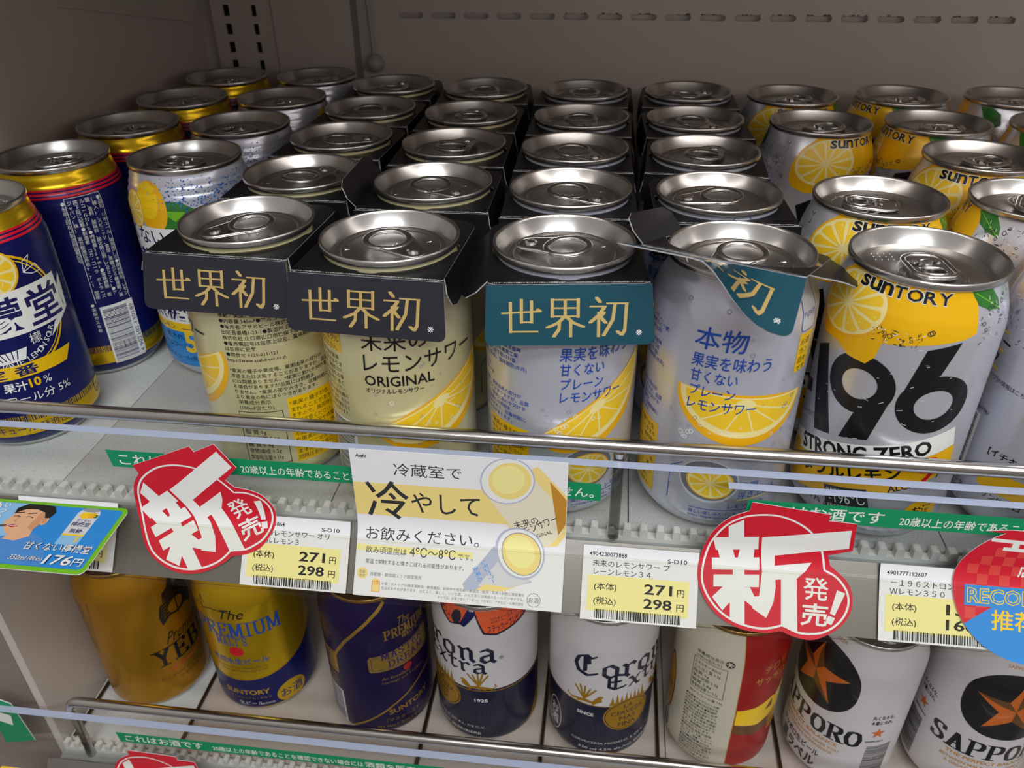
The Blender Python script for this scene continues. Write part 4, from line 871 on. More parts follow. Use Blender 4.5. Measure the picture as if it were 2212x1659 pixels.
FILES = [('cream', [(-.0456, .0300), (-.0442, .0963), (-.0440, .1626), (-.0452, .2289), (-.0462, .2952)], [52.4, 0, 40, -60, 20], [-.93, 2.6, 1.9, .5, 3.0], 'leftmost file'),
         ('cream', [(.0206, .0177), (.0243, .0881), (.0225, .1545), (.0212, .2212), (.0199, .2894)], [-95, 30, -60, 10, 80], [.94, 1.05, 2.8, 3.1, .4], 'second file'),
         ('silver', [(.0923, .0190), (.091, .0853), (.0895, .1516), (.0897, .2179), (.0886, .2882)], [0, 20, -30, 60, 90], [-1.82, 1.05, .9, .3, .1], 'third file'),
         ('silver', [(.162, .0181), (.1596, .0855), (.1584, .1518), (.1577, .2189), (.158, .2889)], [-19.5, -40, 30, 70, 100], [-.6, -1.4, 2.7, .8, 2.2], 'fourth file')]
FRONT = {0: 'cream can showing dense black small print under its gold-lettered collar', 1: 'cream lemon sour can with big black ORIGINAL lettering, under a gold-lettered collar', 2: 'silver can with blue lettering half hidden by a black collar flap with painted teal sheen', 3: 'silver can with blue lettering and a whole lemon wedge, collar flap curled up'}
for f, (kind, xy, tns, tbs, fl) in enumerate(FILES):
    for i, (x, y) in enumerate(xy):
        lb = FRONT[f] if i == 0 else '%s can in a black collar, %s of the %s of collared cans' % (kind, NTH[i] if i < 4 else 'rearmost', fl)
        me = B_CREAM if kind == 'cream' else (B_SMILE if (f == 3 and i == 0) else B_SILV)
        put_can(kind, me, x, y, T(tns[i]), tbs[i], 'full', lb, group='full-opening lemon sour cans in black collars')
G3 = 'silver and yellow lemon cans with black numerals'
for x, y, tn, tb, lb in [(.2325, .0190, 0, .06, 'silver and yellow can with huge black 196 numerals at the front right'), (.2311, .0855, 18, -1.75, 'silver lemon can with a lemon slice peeping out directly behind the front 196 can'),
        (.2302, .2151, 38, 2.0, 'silver lemon can showing a full lemon slice, behind a gap next to the collared cans'), (.2252, .2833, 22, 2.3, 'silver lemon can against the back wall next to the last collared can'),
        (.303, .0200, -160, 1.0, 'silver can cut by the right frame edge, its barcode turned to the front'), (.3003, .0874, -52, 2.7, 'silver lemon can with a green leaf at the right edge, behind the barcode can'),
        (.2996, .1543, 4, 2.0, 'silver lemon can with lemon slice in the right-hand file, third from the front'), (.2977, .2210, -24, 1.5, 'silver lemon can in the right-hand file, fourth from the front'),
        (.2954, .2878, -24, 1.8, 'silver lemon can at the back of the right-hand file, yellow lemon showing'), (.368, .2200, 60, .4, 'silver can barely in view at the right edge near the back'), (.365, .2890, -138, 1.4, 'silver can in the far back right corner with its barcode showing')]:
    put_can('num', B_196, x, y, T(tn), tb, 'std', lb, group=G3)
ZL = LOW[1]
for nm, me, x, y, tn, tb, lb in [('yeb', B_YEB, -.1843, .0556, 0, .5, 'plain dark gold beer can at the left end of the lower shelf'), ('prem', B_PREM, -.1078, .0618, 0, 1.2, 'gold and blue beer can with a curved blue foot on the lower shelf'),
        ('mast', B_MAST, -.0229, .0539, 0, 2.0, 'dark violet beer can with a gold ribbon line on the lower shelf'), ('cor1', B_COR1, .0476, .0567, -46, 1.0, 'white and navy beer can with orange sticker print near its top'),
        ('cor2', B_COR2, .121, .054, 0, .2, 'white and navy beer can without orange print, its gold circle facing right'), ('chu', B_CHU, .197, .055, 0, 2.6, 'ivory and red beer can with a table of small print'),
        ('sap', B_SAP, .272, .053, -36, .8, 'white beer can with black oval and orange star, left one of the pair'), ('sap', B_SAP, .345, .053, 0, 2.9, 'white beer can with black oval and orange star cut by the bottom right corner')]:
    put_can(nm, me, x, y, T(tn), tb, 'gold' if nm in ('yeb', 'prem', 'mast', 'chu') else 'low', lb, name='beer_can', group='beer cans on the lower shelf', z=ZL)

# ------------------------------------------------------------------ black neck collars
FOLD = -32.5; CZ = 118.0
def flap_map(angle, L=0):
    """(u along the fold, v down = negative); angle(u) in degrees from hanging straight down"""
    def mp(u, v):
        a = rad(angle(u)); t = -v
        r = 1.2
        y, z = FOLD - t * sin(a), CZ - t * cos(a)
        return Vector((u / 1000, y / 1000, z / 1000)), Vector((0, -cos(a), sin(a)))
    return mp
def collar_panel(hr=27.75):
    b = MB(); n = 72; X0, X1, Y0, Y1, R = -30.5, 30.5, FOLD, 31.0, 9.0
    def edge(t):
        c, d = sin(t), -cos(t); k = min((X1 if c > 0 else -X0) / max(abs(c), 1e-6), (Y1 if d > 0 else -Y0) / max(abs(d), 1e-6))
        x, y = k * c, k * d
        if y > Y1 - R and abs(x) > X1 - R:
            cx = (X1 - R) * (1 if x > 0 else -1); cy = Y1 - R; A = c * cx + d * cy; q = A * A - (cx * cx + cy * cy - R * R); k2 = A + math.sqrt(max(q, 0)); x, y = k2 * c, k2 * d
        return x, y
    hole = lambda t: hr + (1.3 if abs(((t + .2) % (pi / 2)) - .2) < .09 else 0)
    z0, z1 = CZ - .2, CZ + .2
    for i in range(n):
        t0, t1 = 2 * pi * i / n, 2 * pi * (i + 1) / n
        a, b_, c, d = (hole(t0) * sin(t0), -hole(t0) * cos(t0)), (hole(t1) * sin(t1), -hole(t1) * cos(t1)), edge(t1), edge(t0)
        k = lambda p, z: (p[0] / 1000, p[1] / 1000, z / 1000)
        b.face([k(d, z1), k(c, z1), k(b_, z1), k(a, z1)], M_CARDK); b.face([k(a, z0), k(b_, z0), k(c, z0), k(d, z0)], M_CARDB)
        b.face([k(d, z0), k(c, z0), k(c, z1), k(d, z1)], M_CARDB); b.face([k(b_, z0), k(a, z0), k(a, z1), k(b_, z1)], M_CARDB)
    art = Art(); art.text(ink('white'), 1, '※フルオープン缶かつ本物のレモンスライスが入った世界初の缶チューハイ(2023年12月Mintel社データベース及び独自調査による当社調べ)', -29, FOLD + .5, 58, 1.35, res=1, bold=.02)
    b.art(art, lambda u, v: (Vector((u / 1000, v / 1000, z1 / 1000)), Vector((0, 0, 1))), 0, 0, .00005, .00005)
    o = b.build('top_panel'); me = o.data; bpy.data.objects.remove(o); return me
def collar_flap(angle, length, foil, face=None):
    b = MB(); mp = flap_map(angle); W = 31.0
    out = [(-W, 0), (-W - .8, -length + 3), (-W - .5, -length + 1.5), (-W + .5, -length + .5), (-W + 2, -length), (W - 1.6, -length), (W, -length + .5), (W + .9, -length + 1.5), (W + 1.2, -length + 3), (W, 0)]
    slab(b, out[::-1], mp, .0004, face or M_CARDK, M_CARDB, M_CARDB, 4, 4)
    if foil:
        a = Art()
        for i, ch in enumerate('世界初'): a.strokes(M_FOIL, 2, MINCHO[ch], -25.5 + i * 16.4, -length + 3.2, .0152, .0164, 1.2, .62)
        a.text(ink('white'), 2, '※', 25.2, -length + 3.6, 2.3, 2.3)
        b.art(a, mp, 4, 4, .00006, .00008)
    o = b.build('front_flap'); me = o.data; bpy.data.objects.remove(o); return me
def collar_side(angle, sx, length=13):
    b = MB(); big = angle > 70 and sx > 0
    if big: length = 17
    def mp(u, v):            # u runs along y, v outward/down
        t = -v; a = rad(angle + (22 * max(0.0, min(1.0, (-u - 4) / 24)) if big else 0))
        x = 30.5 + t * sin(a); z = CZ - t * cos(a)
        n = Vector((cos(a), 0, sin(a)))
        return Vector((sx * x / 1000, u / 1000, z / 1000)), Vector((sx * n.x, 0, n.z))
    out = [(-28.5, 0), (-31, -length * .45), (-29, -length * .85), (-24, -length), (12, -length), (19, -length * .8), (22, 0)]
    if big: out = [(-24, 0), (-25, -5), (-23, -9), (-19, -12.5), (-12, -15), (2, -15), (12, -13), (19, -8), (22, 0)]
    if sx > 0: slab(b, out[::-1], mp, .0004, M_CARDK, M_CARDB, M_CARDB, 4 if big else 0, 4 if big else 0)
    else:
        mq = lambda u, v: mp(-u, v); slab(b, [(-u, v) for u, v in out], mq, .0004, M_CARDK, M_CARDB, M_CARDB)
    o = b.build('side_flap'); me = o.data; bpy.data.objects.remove(o); return me
P_TOP = collar_panel(27.9); P_LOOSE = collar_panel(29.4); F_FRONT = collar_flap(lambda u: 16, 23, True, M_CARDSHEEN); F_TEALSHEEN = collar_flap(lambda u: 18, 23, True, M_CARDTEALSHEEN); F_BACK = collar_flap(lambda u: 1.5, 14.5, False)
def curl(u):
    t = max(0.0, min(1.0, (u + 2) / 30)); t = t * t * (3 - 2 * t); return 98 - 60 * t
F_CURL = collar_flap(curl, 23, True, M_CARDTEALSHEEN)
SIDES = {}
def side(angle, sx):
    if (angle, sx) not in SIDES: SIDES[(angle, sx)] = collar_side(angle, sx)
    return SIDES[(angle, sx)]
CL = {0: 'black neck collar with gold lettering on the small-print cream can, frontmost at left', 1: 'black neck collar with gold lettering above the black ORIGINAL lettering', 2: 'neck collar with a black hanging flap, painted teal sheen and bright gold lettering', 3: 'neck collar with its gold-lettered flap curled up over the front silver can'}
rc = random.Random(12)
for f, (kind, xy, _, _, fl) in enumerate(FILES):
    for i, (x, y) in enumerate(xy):
        dx, rz = ((-.0035, -3), (-.003, -3.5), (.004, 7), (.0015, 4))[f] if i == 0 else (rc.uniform(-.001, .001), rc.uniform(-3, 3))
        if i: dx *= .4
        lb = CL[f] if i == 0 else 'plain black collar on the %s can of the %s of collared cans' % (NTH[i], fl)
        t = thing('neck_collar', (x, y, 0), lb, 'cardboard collar', 'black cardboard collars round the can necks', rad(rz))
        if f == 3 and i == 0:          # this one is twisted and lifted off at the front
            t.rotation_euler = (rad(-14), 0, rad(-23)); off = Vector((0, 0, CZ / 1000)); off.rotate(t.rotation_euler); t.location = Vector((x, y - .0005, .1212)) - off
        fr = F_BACK if i else (F_FRONT, F_FRONT, F_TEALSHEEN, F_CURL)[f]
        la, ra = (12, 12) if i else ((30, 15), (12, 14), (52, 12), (140, 71))[f]
        if i == 1 and f == 1: la = 150
        for nm, me in (('top_panel', P_LOOSE if f == 3 and i == 0 else P_TOP), ('front_flap', fr), ('side_flap', side(la, -1)), ('side_flap', side(ra, 1))):
            o = bpy.data.objects.new(nm, me); COL.objects.link(o); o.parent = t
            if i == 0: o.location.x = dx * .04

# ------------------------------------------------------------------ price tags, stickers, cards
def flat_thing(name, outline, art, lift, label, cat, mface, group=None, low=False, thick=.0003, d=1.5):
    b = MB(); mp = rail_map(0, 0, lift)
    slab(b, outline, mp, thick, mface, M_PAPER, M_PAPER, 0, d); b.art(art, mp, 0, d, .00005, .00002)
    cx = sum(p[0] for p in outline) / len(outline) / 1000
    o = b.build(name); oy, oz = LOW if low else (0, 0)
    org = Vector((cx, -.035, 0)); o.data.transform(__import__('mathutils').Matrix.Translation(-org)); o.location = org + Vector((0, oy, oz))
    return tag(o, label, cat, group)
def price_tag(x, v, label, code, sd, l1, l2, p1, p2, w=48.0, h=31.0, low=False):
    a = Art(); K = pink('black'); a.rect(pink('paleyellow'), 1, x + 2.4, v - 27.2, x + 44.4, v - 12.4)
    a.text(K, 2, code, x + 2.7, v - 4.4, 15.6, 1.75, bold=.01)
    if sd: a.text(K, 2, sd, x + 35.2, v - 5.4, 8, 1.8, bold=.01)
    a.text(K, 2, l1, x + 4, v - 8.6, em=3.0, sx=1.05); a.text(K, 2, l2, x + 4, v - 12.0, em=3.0, sx=1.05)
    for k, (t, pr) in enumerate((('(本体)', p1), ('(税込)', p2))):
        y = v - 18.4 - k * 5.9; a.text(K, 2, t, x + 5.2, y - .6, 9.4, 3.6, bold=.008); a.text(K, 2, pr, x + 26, y - .5, 11.6, 4.3, bold=.02); a.text(K, 2, '円', x + 39.6, y - .6, 3.0, 3.0, bold=.01)
    a.bars(K, 2, x + 6, v - 30.2, x + 42, v - 26.4, 44, hash(code) % 97 if False else int(code[-3:]))
    return flat_thing('price_tag', rrect(x, v - h, x + w, v, .3, 2), a, .0002, label, 'price tag', M_PAPER, 'price tags in the channel', low)
price_tag(-42.4, .6, 'white price tag reading 271 and 298 yen, half behind the left red sticker', '4904230073864', 'S-D10', '未来のレモンサワー オリ', 'ジナルレモン３', '271', '298')
price_tag(107.0, -1.3, 'white price tag, 271 and 298 yen, between the large card and right red sticker', '4904230073888', 'S-D10', '未来のレモンサワー プ', 'レーンレモン３４', '271', '298')
price_tag(227.2, .4, 'white price tag reading 166 yen, partly under the blue and red round sticker', '4901777192607', '', '－１９６ストロング', 'Ｗレモン３５０', '151', '166')
price_tag(-150.0, 1.0, 'white price tag mostly hidden behind the blue photo card', '4902102156240', '', '檸檬堂 無糖', 'レモン ３５０', '163', '176')

NEW = {'outline':[(172.1,-22.4),(172.6,-26.9),(203.3,-23.4),(203.3,-20.2),(214.1,-19.6),(215.2,-5.6),(206.1,-2.5),(207.4,2.2),(212.7,6.5),(215.6,10.3),(216.7,15.2),(216.2,20.2),(213.3,25.4),(208.6,29.5),(202.0,32.6),(195.2,32.3),(189.0,30.3),(184.1,31.4),(179.1,31.5),(172.9,30.8),(166.5,28.2),(161.3,24.3),(157.3,18.9),(155.0,13.4),(154.5,7.7),(155.3,2.5),(157.1,-5.0),(160.0,-12.1),(164.2,-17.5),(168.1,-20.4)],
'ring':[(156.3,8.8),(157.2,2.4),(159.5,-6.1),(164.0,-14.2),(170.1,-19.0),(177.1,-20.9),(184.4,-20.8),(192.1,-17.8),(198.4,-12.7),(203.2,-4.7),(205.3,4.3),(210.3,7.0),(214.1,11.7),(215.2,16.6),(213.8,21.7),(210.3,26.3),(204.9,29.6),(198.8,30.4),(195.2,30.1),(189.5,27.8),(184.0,29.5),(177.8,29.7),(170.3,27.9),(163.8,24.0),(159.2,18.7),(156.7,13.3)],
'w':[[(165.0,-13.9),(170.6,-17.8),(171.9,-8.3),(165.8,-7.6)],[(159.6,-7.4),(177.6,-9.5),(178.3,-2.9),(161.3,-1.1)],[(162.0,-1.6),(168.0,-2.3),(169.5,2.2),(163.3,2.7)],[(171.0,-2.6),(176.7,-3.2),(176.8,1.6),(170.4,2.1)],[(160.0,2.6),(179.1,0.9),(179.4,6.4),(160.3,7.6)],[(168.7,6.9),(173.4,6.5),(173.5,9.0),(168.8,9.1)],[(161.0,9.6),(179.4,8.2),(179.5,13.3),(161.2,14.5)],[(167.8,13.6),(173.7,13.1),(174.4,29.1),(168.4,27.1)],[(165.0,14.2),(168.1,13.9),(168.4,19.9),(165.2,23.9),(160.8,18.7)],[(173.4,13.8),(175.9,13.6),(177.9,17.2),(179.8,17.0),(182.9,25.4),(173.6,18.8)],[(178.9,-9.4),(184.2,-10.4),(186.2,12.7),(185.5,19.1),(182.9,25.5),(177.2,22.0),(179.8,16.4),(180.5,6.9)],[(178.9,-9.2),(212.7,-16.2),(213.5,-6.7),(185.2,-0.5)],[(185.5,4.0),(200.0,1.4),(197.9,5.2),(194.4,8.8),(185.7,9.8)],[(188.2,9.1),(194.4,8.6),(195.5,30.4),(188.9,28.2)],[(210.5,12.0),(213.8,13.0),(209.9,22.3),(208.0,21.5)],[(207.4,22.5),(210.1,23.2),(208.8,26.1),(206.3,25.4)]]}
def rounded(P, closed=True, n=4):
    Q = []; N = len(P)
    for i in range(N if closed else N - 1):
        a, b_, c, d = (P[(i + k) % N] if closed else P[max(0, min(N - 1, i + k))] for k in (-1, 0, 1, 2))
        for j in range(n):
            t = j / n; Q.append(tuple(.5 * (2 * b_[m] + (c[m] - a[m]) * t + (2 * a[m] - 5 * b_[m] + 4 * c[m] - d[m]) * t * t + (3 * b_[m] - a[m] - 3 * c[m] + d[m]) * t ** 3) for m in (0, 1)))
    return Q if closed else Q + [P[-1]]
NEW['ring'] = rounded(NEW['ring'][:11], False) + rounded(NEW['ring'][10:20], False)[1:] + rounded(NEW['ring'][19:] + NEW['ring'][:1], False)[1:-1]
NEW['outline'] = NEW['outline'][:7] + rounded(NEW['outline'][7:17], False) + rounded(NEW['outline'][16:], False)[1:]
def new_sticker(cx, cv, rot, label, low=False):
    f = lambda ps: [(x, -y) for x, y in ps]; a = Art(); W = pink('white')
    a.band(W, 1, f(NEW['ring']), .85)
    for q in NEW['w']: a.poly(W, 2, f(q))
    a.text(W, 3, '発', 197.4, -16.8, 10, 9.2, bold=.012, shear=-.05); a.text(W, 3, '売', 196.4, -27.2, 10.6, 9.2, bold=.018, shear=.05)
    c, d = cos(rad(rot)), sin(rad(rot)); X = lambda x, y: (cx + (x - 183) * c - (y + 4) * d, cv + (x - 183) * d + (y + 4) * c)
    a.items = [(m, l, [[X(*p) for p in q] for q in ps]) for m, l, ps in a.items]
    return flat_thing('shelf_sticker', [X(x, -y) for x, y in NEW['outline']][::-1], a, .0007, label, 'sticker', pink('red'), 'round red shelf stickers', low)
new_sticker(183, -4, 0, 'upright round red sticker with white characters, right of the centre')
new_sticker(-64.9, 1.5, 29.7, 'round red sticker tilted to the left, beside the blue photo card')
new_sticker(-150.6, -12, 4, 'red sticker of which only the top shows at the bottom left edge', True)

# recommendation sticker: disc with a flat top
def reco():
    a = Art(); C = (285.0, -5.0); R = 30.0
    out = [(C[0] + R * cos(rad(t)), C[1] + R * sin(rad(t))) for t in range(115, 426, 6)]; out[0] = (C[0] - 23, 21.2)
    out = [p for p in out if p[1] < 21.3] ; out = [(C[0] - 14.0, 22.4)] + out[0:] + [(C[0] + 14.0, 22.4)]
    clipc = lambda pts: [p for p in pts]
    for i in range(-8, 8):
        for j in range(-8, 8):
            if (i + j) % 2:
                x, y = C[0] + i * 4.2, C[1] + j * 4.6; ok = all(math.hypot(u - C[0], v - C[1]) < R - .5 and v < 21.5 for u, v in ((x, y), (x + 4.2, y), (x, y + 4.6), (x + 4.2, y + 4.6)))
                if ok: a.rect(pink('redsoft'), 1, x, y, x + 4.2, y + 4.6)
    blue = [p for p in [(C[0] + (R - .05) * cos(rad(t)), C[1] + (R - .05) * sin(rad(t))) for t in range(212, 402, 5)]]; a.poly(pink('sky'), 2, blue)
    a.line(pink('white'), 3, [(265.6, 17.2), (277.4, 16.6)], 1.7); a.line(pink('white'), 3, [(271, 13.0), (282, 12.6)], 1.7); a.line(pink('white'), 3, [(274.6, 16.8), (274.6, 13)], 2.6)
    a.line(pink('white'), 3, [(286, 16), (298, 16)], 1.7); a.text(pink('white'), 4, '店長の', 279, 0, em=6, bold=.02)
    a.rect(pink('sky'), 3, 259.6, -13.6, 311, -5.4); a.text(pink('lemon'), 4, 'RECOMMEND', 260.6, -12.6, 49, 6.2, bold=.04); a.text(pink('sky'), 5, 'RECOMMEND', 261, -12.2, 48.2, 5.4, bold=-.004)
    a.text(pink('lemon'), 4, '推荐', 270, -22.6, 17, 8, bold=.012); a.text(pink('lemon'), 4, '商品', 288, -22.6, 16, 8, bold=.012)
    flat_thing('shelf_sticker', out, a, .0011, 'blue and red round sticker with yellow lettering at the right edge', 'sticker', pink('red'))
reco()

def info_card():
    a = Art(); K = pink('darkprint'); x0, x1, vt, vb = 8.9, 99.2, 39.7, -30.5
    a.poly(pink('stripe'), 1, [(x0 + .05, 5.7), (74, 5.7), (64, 23.2), (x0 + .05, 22.9)]); a.rect(pink('paleyellow'), 1, 9, -11.2, 60, -8.6)
    a.text(K, 2, 'Asahi', 11.3, 35.8, 4.4, 1.7, bold=.03, shear=.15); a.text(K, 2, '冷蔵室で', 27, 27.4, 28.6, 6.6)
    a.text(K, 2, '冷', 13.9, 4.0, 18.6, 20.4, bold=.006); a.text(K, 2, 'やして', 33.4, 8.6, 29.4, 10.8, bold=.006); a.text(K, 2, 'お飲みください。', 12.8, -6.4, 49.6, 6.0)
    a.text(K, 2, '飲み頃温度は', 13.2, -12.2, 18, 3.0); a.text(K, 2, '4℃～8℃', 32.6, -12.4, 20, 4.2); a.text(K, 2, 'です。', 53.6, -12.2, 6.6, 2.6)
    a.text(K, 2, '常温で開栓すると噴きこぼれる可能性があります。', 13.4, -16.6, 43.2, 2.0); G = pink('grey')
    a.ell(pink('stripe'), 2, 12.4, -20.9, 2.4, 2.4); a.text(G, 3, '数量', 11, -20.8, em=1.4); a.text(G, 3, '限定', 11, -22.4, em=1.4); a.text(G, 2, '首都圏・関信越エリア限定発売', 15.9, -21.8, 22.6, 1.6)
    a.poly(pink('stripe'), 2, [(17, -28.4), (17, -25), (16.6, -23.6), (17.4, -23.4), (18, -22.8), (18.8, -22.6), (19.6, -23), (20.2, -23.8), (20.4, -28.4)]); [a.line(pink('orange'), 3, [(17.3 + i * .8, -25.4), (17.3 + i * .8, -23.6)], .14) for i in range(4)]
    a.line(pink('orange'), 3, [(17, -28.4), (17, -24), (20.4, -24), (20.4, -28.4)], .16, True)
    for i, t in enumerate(('お酒｜ストップ!20歳未満飲酒・飲酒運転。妊娠中や授乳期の飲酒は、胎児・乳児の発育に悪影響を', '与えるおそれがあります。ほどよく、楽しく、いいお酒。のんだあとは地域のルールでリサイクル。', 'すべては、お客さまの「うまい!」のために。アサヒビール株式会社')): a.text(G, 2, t, 21.2 if i < 2 else 46, -25.4 - i * 1.9, 62 if i < 2 else 37, 1.4, res=1)
    a.ring(G, 2, 87.2, -26.4, 2.9, .2); a.text(G, 2, 'お酒', 85.0, -27.6, 4.4, 2.3)
    # two drawn cans
    for j, col in enumerate(('stripe', 'cream', 'tan')):
        a.poly(pink(col), 2 + j, [[(63.4, 24), (66, 18), (79, -1.5), (88, -4), (96, -3), (99.0, 2), (99.1, 23), (87, 37)], [(70, 15), (82, -2), (92, -3.6), (98, 4), (98.6, 14), (86, 30)], [(92, 30), (99, 21), (99, 8), (96, 2)]][j])
    a.poly(pink('cream'), 5, [(67, 18.5), (78, 1), (86, -3), (90, 6), (84, 24)]); a.ell(pink('tinblue'), 6, 74.6, 28.6, 11.0, 12.2, -30); a.ell(pink('white'), 7, 74.6, 28.6, 10.4, 11.6, -30); a.ell(pink('stripe'), 8, 75.6, 28.8, 8.6, 9.6, -30); a.ell(pink('paleyellow'), 9, 75.0, 29.4, 6.6, 7.4, -30)
    a.text(pink('darkprint'), 9, '未来の', 78, 3.4, 11, 4, rot=24); a.text(pink('darkprint'), 9, 'レモンサワー', 80, -.6, 19, 4, rot=32); a.text(pink('darkprint'), 9, 'ORIGINAL', 83.6, -1.6, 11, 1.8, rot=24)
    a.poly(pink('tinblue'), 10, [(69, -5), (56.6, -22), (57.6, -24.4), (70, -23.6), (86, -19), (79, -14)]); a.poly(pink('palegrey'), 11, [(72, -10), (63, -22.6), (78, -21.6), (86, -18.6), (78, -14)]); a.poly(pink('stripe'), 12, [(62, -24.2), (66, -21.4), (78, -22), (80, -20.4), (74, -23.8)])
    a.ell(pink('tinblue'), 13, 80.2, -6.8, 10.2, 11.8, 30); a.ell(pink('white'), 14, 80.4, -6.8, 9.4, 10.9, 30); a.ell(pink('watergrey'), 15, 80.8, -7.2, 8.2, 9.7, 30); a.ell(pink('stripe'), 16, 80.8, -7.2, 7.8, 9.3, 30); a.ell(pink('paleyellow'), 17, 80.2, -6.4, 6, 7.4, 30)
    a.text(pink('sky'), 13, '未来の', 60, -15, 6.6, 2.6, rot=-62); a.text(pink('sky'), 13, 'レモンサワー', 63.4, -12.6, 10, 2.6, rot=-58)
    flat_thing('info_card', rrect(x0, vb, x1, vt, .3, 2), a, .00045, 'large white card with two drawn cans and a yellow stripe', 'card', M_PAPER, thick=.0004)
info_card()

def strip(x0, x1, z0, z1, y, label, low=False, m='green', start=4.0):
    b = MB(); oy, oz = LOW if low else (0, 0); h = (z1 - z0) * 1000; L = (x1 - x0) * 1000
    mp = lambda u, v: (Vector((u / 1000, 0, v / 1000)), Vector((0, -1, 0)))
    slab(b, [(0, 0), (L, 0), (L, h), (-1.2 if start > 3 else 0, h)], mp, .00012, pink(m), pink(m), pink(m))
    a = Art(); a.text(pink('white'), 1, 'これはお酒です', start, h * .14, 50, h * .7, bold=.01, res=3)
    a.text(pink('white'), 1, '20歳以上の年齢であることを確認できない場合には', start + 56, h * .16, 94, h * .52, bold=.008)
    a.text(pink('white'), 1, '酒類を販売しません。', start + 151, h * .16, 58, h * .58, bold=.008); b.art(a, mp, 0, 0, .00005, .00005)
    o = b.build('warning_strip'); o.location = (x0, y + oy, z0 + oz); return tag(o, label, 'strip', 'green warning strips on the front panels')
strip(-.1030, .1128, .0258, .0349, -.02635, 'green strip with white lettering behind the large white card')
strip(.1710, .40, .0265, .0357, -.03065, 'brighter green strip with white lettering behind the right red sticker', m='green', start=3.0)
strip(-.1706, .20, .0258, .0349, -.02635, 'green strip with white lettering on the lower front panel at the bottom edge', True)

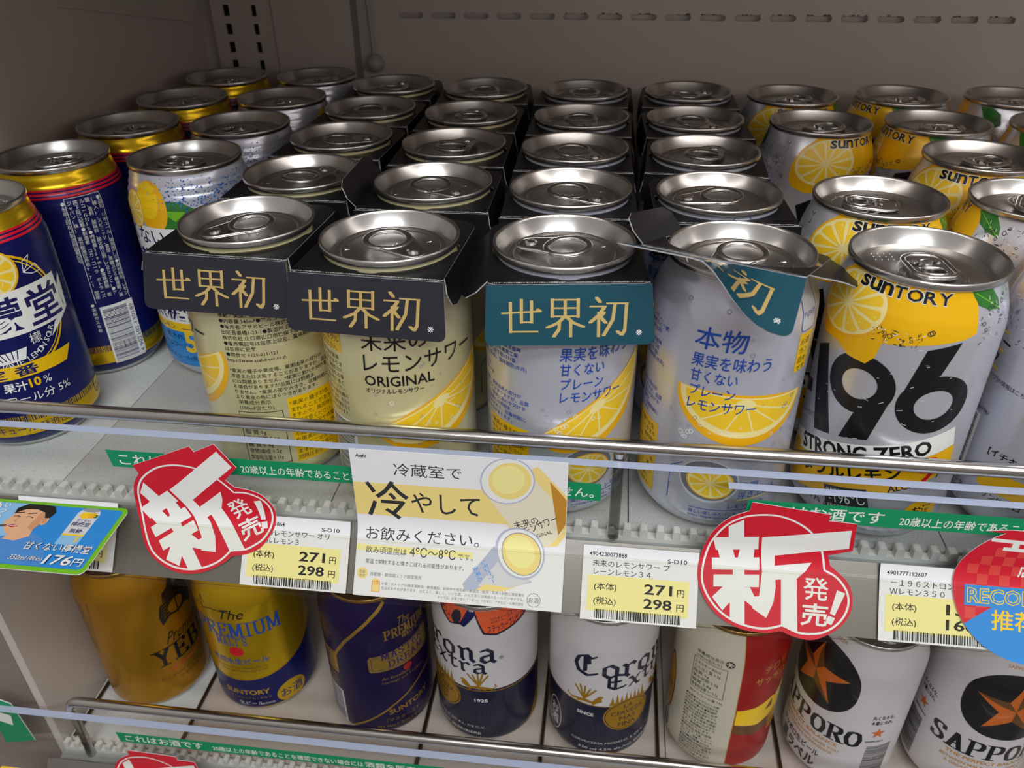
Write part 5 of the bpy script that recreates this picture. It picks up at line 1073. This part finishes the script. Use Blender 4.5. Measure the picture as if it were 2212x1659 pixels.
# photo card standing out over the channel
def photo_card():
    b = MB(); O = Vector((-.0952, -.0345, .0088)); D = Vector((0, -.039, -.0017)); dn = D.normalized(); N = Vector((1, 0, 0)).cross(-dn)
    mp = lambda u, v: (O + Vector((u / 1000, 0, 0)) + dn * (-v / 1000), N)
    out = rrect(-76, -39, 0, 0, 3.2)
    slab(b, out, mp, .0005, pink('grass'), M_PAPER, M_PAPER)
    a = Art(); a.poly(pink('sky'), 1, rrect(-74, -36.8, -2, -1.8, 2)); a.poly(pink('palesky'), 2, rrect(-74, -36.6, -38, -2.0, 2)); 
    S = pink('skin'); L = pink('skinl'); H = pink('hair'); B = pink('shirt')
    a.poly(B, 3, [(-56, -36.4), (-53, -26), (-48, -22), (-34, -19), (-28, -22), (-22, -30), (-20, -36.4)]); a.poly(L, 4, [(-46, -23.5), (-44, -17), (-36, -15), (-35, -21), (-40, -24)])
    a.poly(L, 5, [(-50, -10), (-49, -6), (-44, -3.4), (-38, -3.4), (-34.4, -7), (-34, -12), (-36, -18), (-41, -21), (-46, -20.6), (-49, -18), (-50.6, -15), (-51.8, -13.6), (-50.6, -12.4)])
    a.poly(S, 6, [(-38, -5), (-34.4, -7), (-34, -12), (-36, -18), (-39, -16)]); a.ell(L, 6, -33.6, -11.6, 1.6, 2.6); a.ell(S, 7, -33.6, -11.8, .9, 1.7)
    a.poly(H, 7, [(-50, -8.4), (-50.4, -5), (-47, -2.2), (-40, -1.9), (-34, -2.4), (-31.6, -6), (-32.4, -9.6), (-34.4, -10), (-36.4, -6.6), (-41, -5), (-46, -5.4)])
    for x in (-47.4, -41.6): a.line(H, 8, [(x - 1.7, -10.2), (x, -9.7), (x + 1.7, -10.4)], .35); a.line(H, 8, [(x - 2, -8), (x + 1.6, -7.4)], .5)
    a.line(S, 8, [(-46, -10), (-47, -13), (-45.6, -13.4)], .4); a.poly(pink('bloodred'), 8, [(-49.6, -15.6), (-46, -15), (-43.4, -15.8), (-46, -16.8)]); a.line(pink('white'), 9, [(-48.6, -15.7), (-44.4, -15.7)], .3)
    a.line(pink('brown'), 9, [(-49, -15.6), (-73, -18.6)], .45); a.line(pink('brown'), 9, [(-49, -16.2), (-73, -20)], .45)
    a.ell(pink('white'), 6, -63, -28, 9.5, 4.6); a.ell(pink('palegrey'), 7, -63, -27.4, 8.2, 3.6)
    for x, y, c, q in ((-67, -26, 'orange', 2.2), (-63, -25.4, 'leaf', 2), (-60, -26.4, 'lemon', 2.4), (-64, -27.6, 'redsoft', 1.8), (-58, -27.4, 'orange', 1.8)): a.ell(pink(c), 8, x, y, q, q * .7)
    a.poly(L, 9, [(-57, -29), (-53, -26.6), (-50.4, -28), (-50, -31), (-53, -34), (-58, -32.6)]); [a.line(S, 10, [(-57 + i * .3, -29.4 - i * .9), (-53.4, -29.2 - i)], .3) for i in range(4)]
    # little can
    X = lambda u, v: (-16.5 + u, -13 + v)
    a.poly(pink('palegrey'), 3, [X(-5, -11), X(5, -11), X(5.2, 8), X(4.2, 10), X(-4.2, 10), X(-5.2, 8)]); a.ell(pink('watergrey'), 4, *X(0, 10), 4.2, 1.2); a.rect(pink('palesky'), 4, *X(-5, -11), *X(5, -5.6)); a.rect(pink('lemon'), 5, *X(-5, -5.8), *X(5, -4.8))
    a.ell(pink('lemon'), 5, *X(-1, 6.6), 2.4, 2.0); a.ell(pink('rind'), 5, *X(2, 6.8), 2, 1.8); a.ell(pink('leaf'), 5, *X(4, 6.4), 1, 1)
    a.text(pink('navy'), 6, '甘くない', *X(-3.2, 2.8), 6.4, 1.5); a.text(pink('navy'), 6, '檸檬堂', *X(-4.2, -.2), 8.4, 2.6, bold=.006); a.text(pink('navy'), 6, '無糖', *X(-2.8, -4.2), 5.6, 2.6, bold=.008); a.text(pink('lemon'), 6, '5', *X(2.2, -9.4), 1.8, 3, bold=.03)
    W = pink('white'); N1 = pink('navy')
    for d, lay, m, bo in ((0, 11, N1, .035), (0, 12, W, .008)):
        a.text(m, lay, '甘くない檸檬堂', -33.5, -28.4, 30, 4.6, bold=bo); a.text(m, lay, '176', -20.4, -35.6, 12, 5.6, bold=bo + .01, shear=.12); a.text(m, lay, '円', -7.6, -35.4, 4.4, 4.2, bold=bo)
        a.text(m, lay, '350ml', -36, -34.4, 7.4, 2.6, bold=bo, shear=.15); a.text(m, lay, '(税込)', -27.4, -34.4, 6.2, 2.6, bold=bo)
    for i, ch in enumerate('いつものお'): a.text(W, 12, ch, -57.5, -5.4 - i * 3.4, em=3.4, bold=.02)
    for i, ch in enumerate('めし'): a.text(W, 12, ch, -64, -7 - i * 6, em=6, bold=.03)
    b.art(a, mp, 0, 0, .00006, .00004)
    o = b.build('photo_card'); tag(o, 'blue photo card with green border showing a person eating, at the left edge', 'card')
    b = MB(); q = lambda y, z: (y, z); b.prism([(-.0322, .0060), (-.0318, .0060), (-.0345, .0084), (-.0349, .0080)], -.145, -.120, M_COVER)
    s = b.build('clear_holder'); s.parent = o
photo_card()
def low_card():
    a = Art(); x0, x1 = -252.0, -182.0
    a.rect(pink('white'), 1, x0 + 3, -40, x0 + 22, -9); a.poly(pink('redsoft'), 2, [(x0 + 32, -30), (x0 + 34, -14), (x0 + 60, -13), (x0 + 66, -30)]); a.text(pink('black'), 2, 'キャンペーン', x0 + 4, -15, 17, 2.6, bold=.02); a.text(pink('black'), 2, '6.4－6.13', x0 + 4, -20, 17, 3, bold=.02)
    flat_thing('promo_card', rrect(x0, -40, x1, -7.5, 2), a, .0009, 'yellow promotion card at the bottom left corner', 'card', pink('lemon'), low=True)
low_card()
b = MB(); mp = lambda u, v: (Vector((u / 1000, 0, v / 1000)), Vector((0, -1, 0)))
slab(b, [(0, 0), (18, -8), (22, -44), (0, -50)][::-1], mp, .0006, pink('green'), M_PAPER, M_PAPER)
a = Art(); a.poly(pink('white'), 1, [(2, -16), (14, -20), (12, -30), (2, -26)]); b.art(a, mp, 0, 0, .00005, .00005)
o = b.build('promo_card'); o.location = (-.2580, -.0100, -.1760); tag(o, 'green promotion card cut by the left frame edge near the bottom', 'card')
structure('trim_2', lambda b: b.box(-.32, -.229, .004, .012, -.40, .25, mat('taupe_end_panel', '8d8078', .5)))
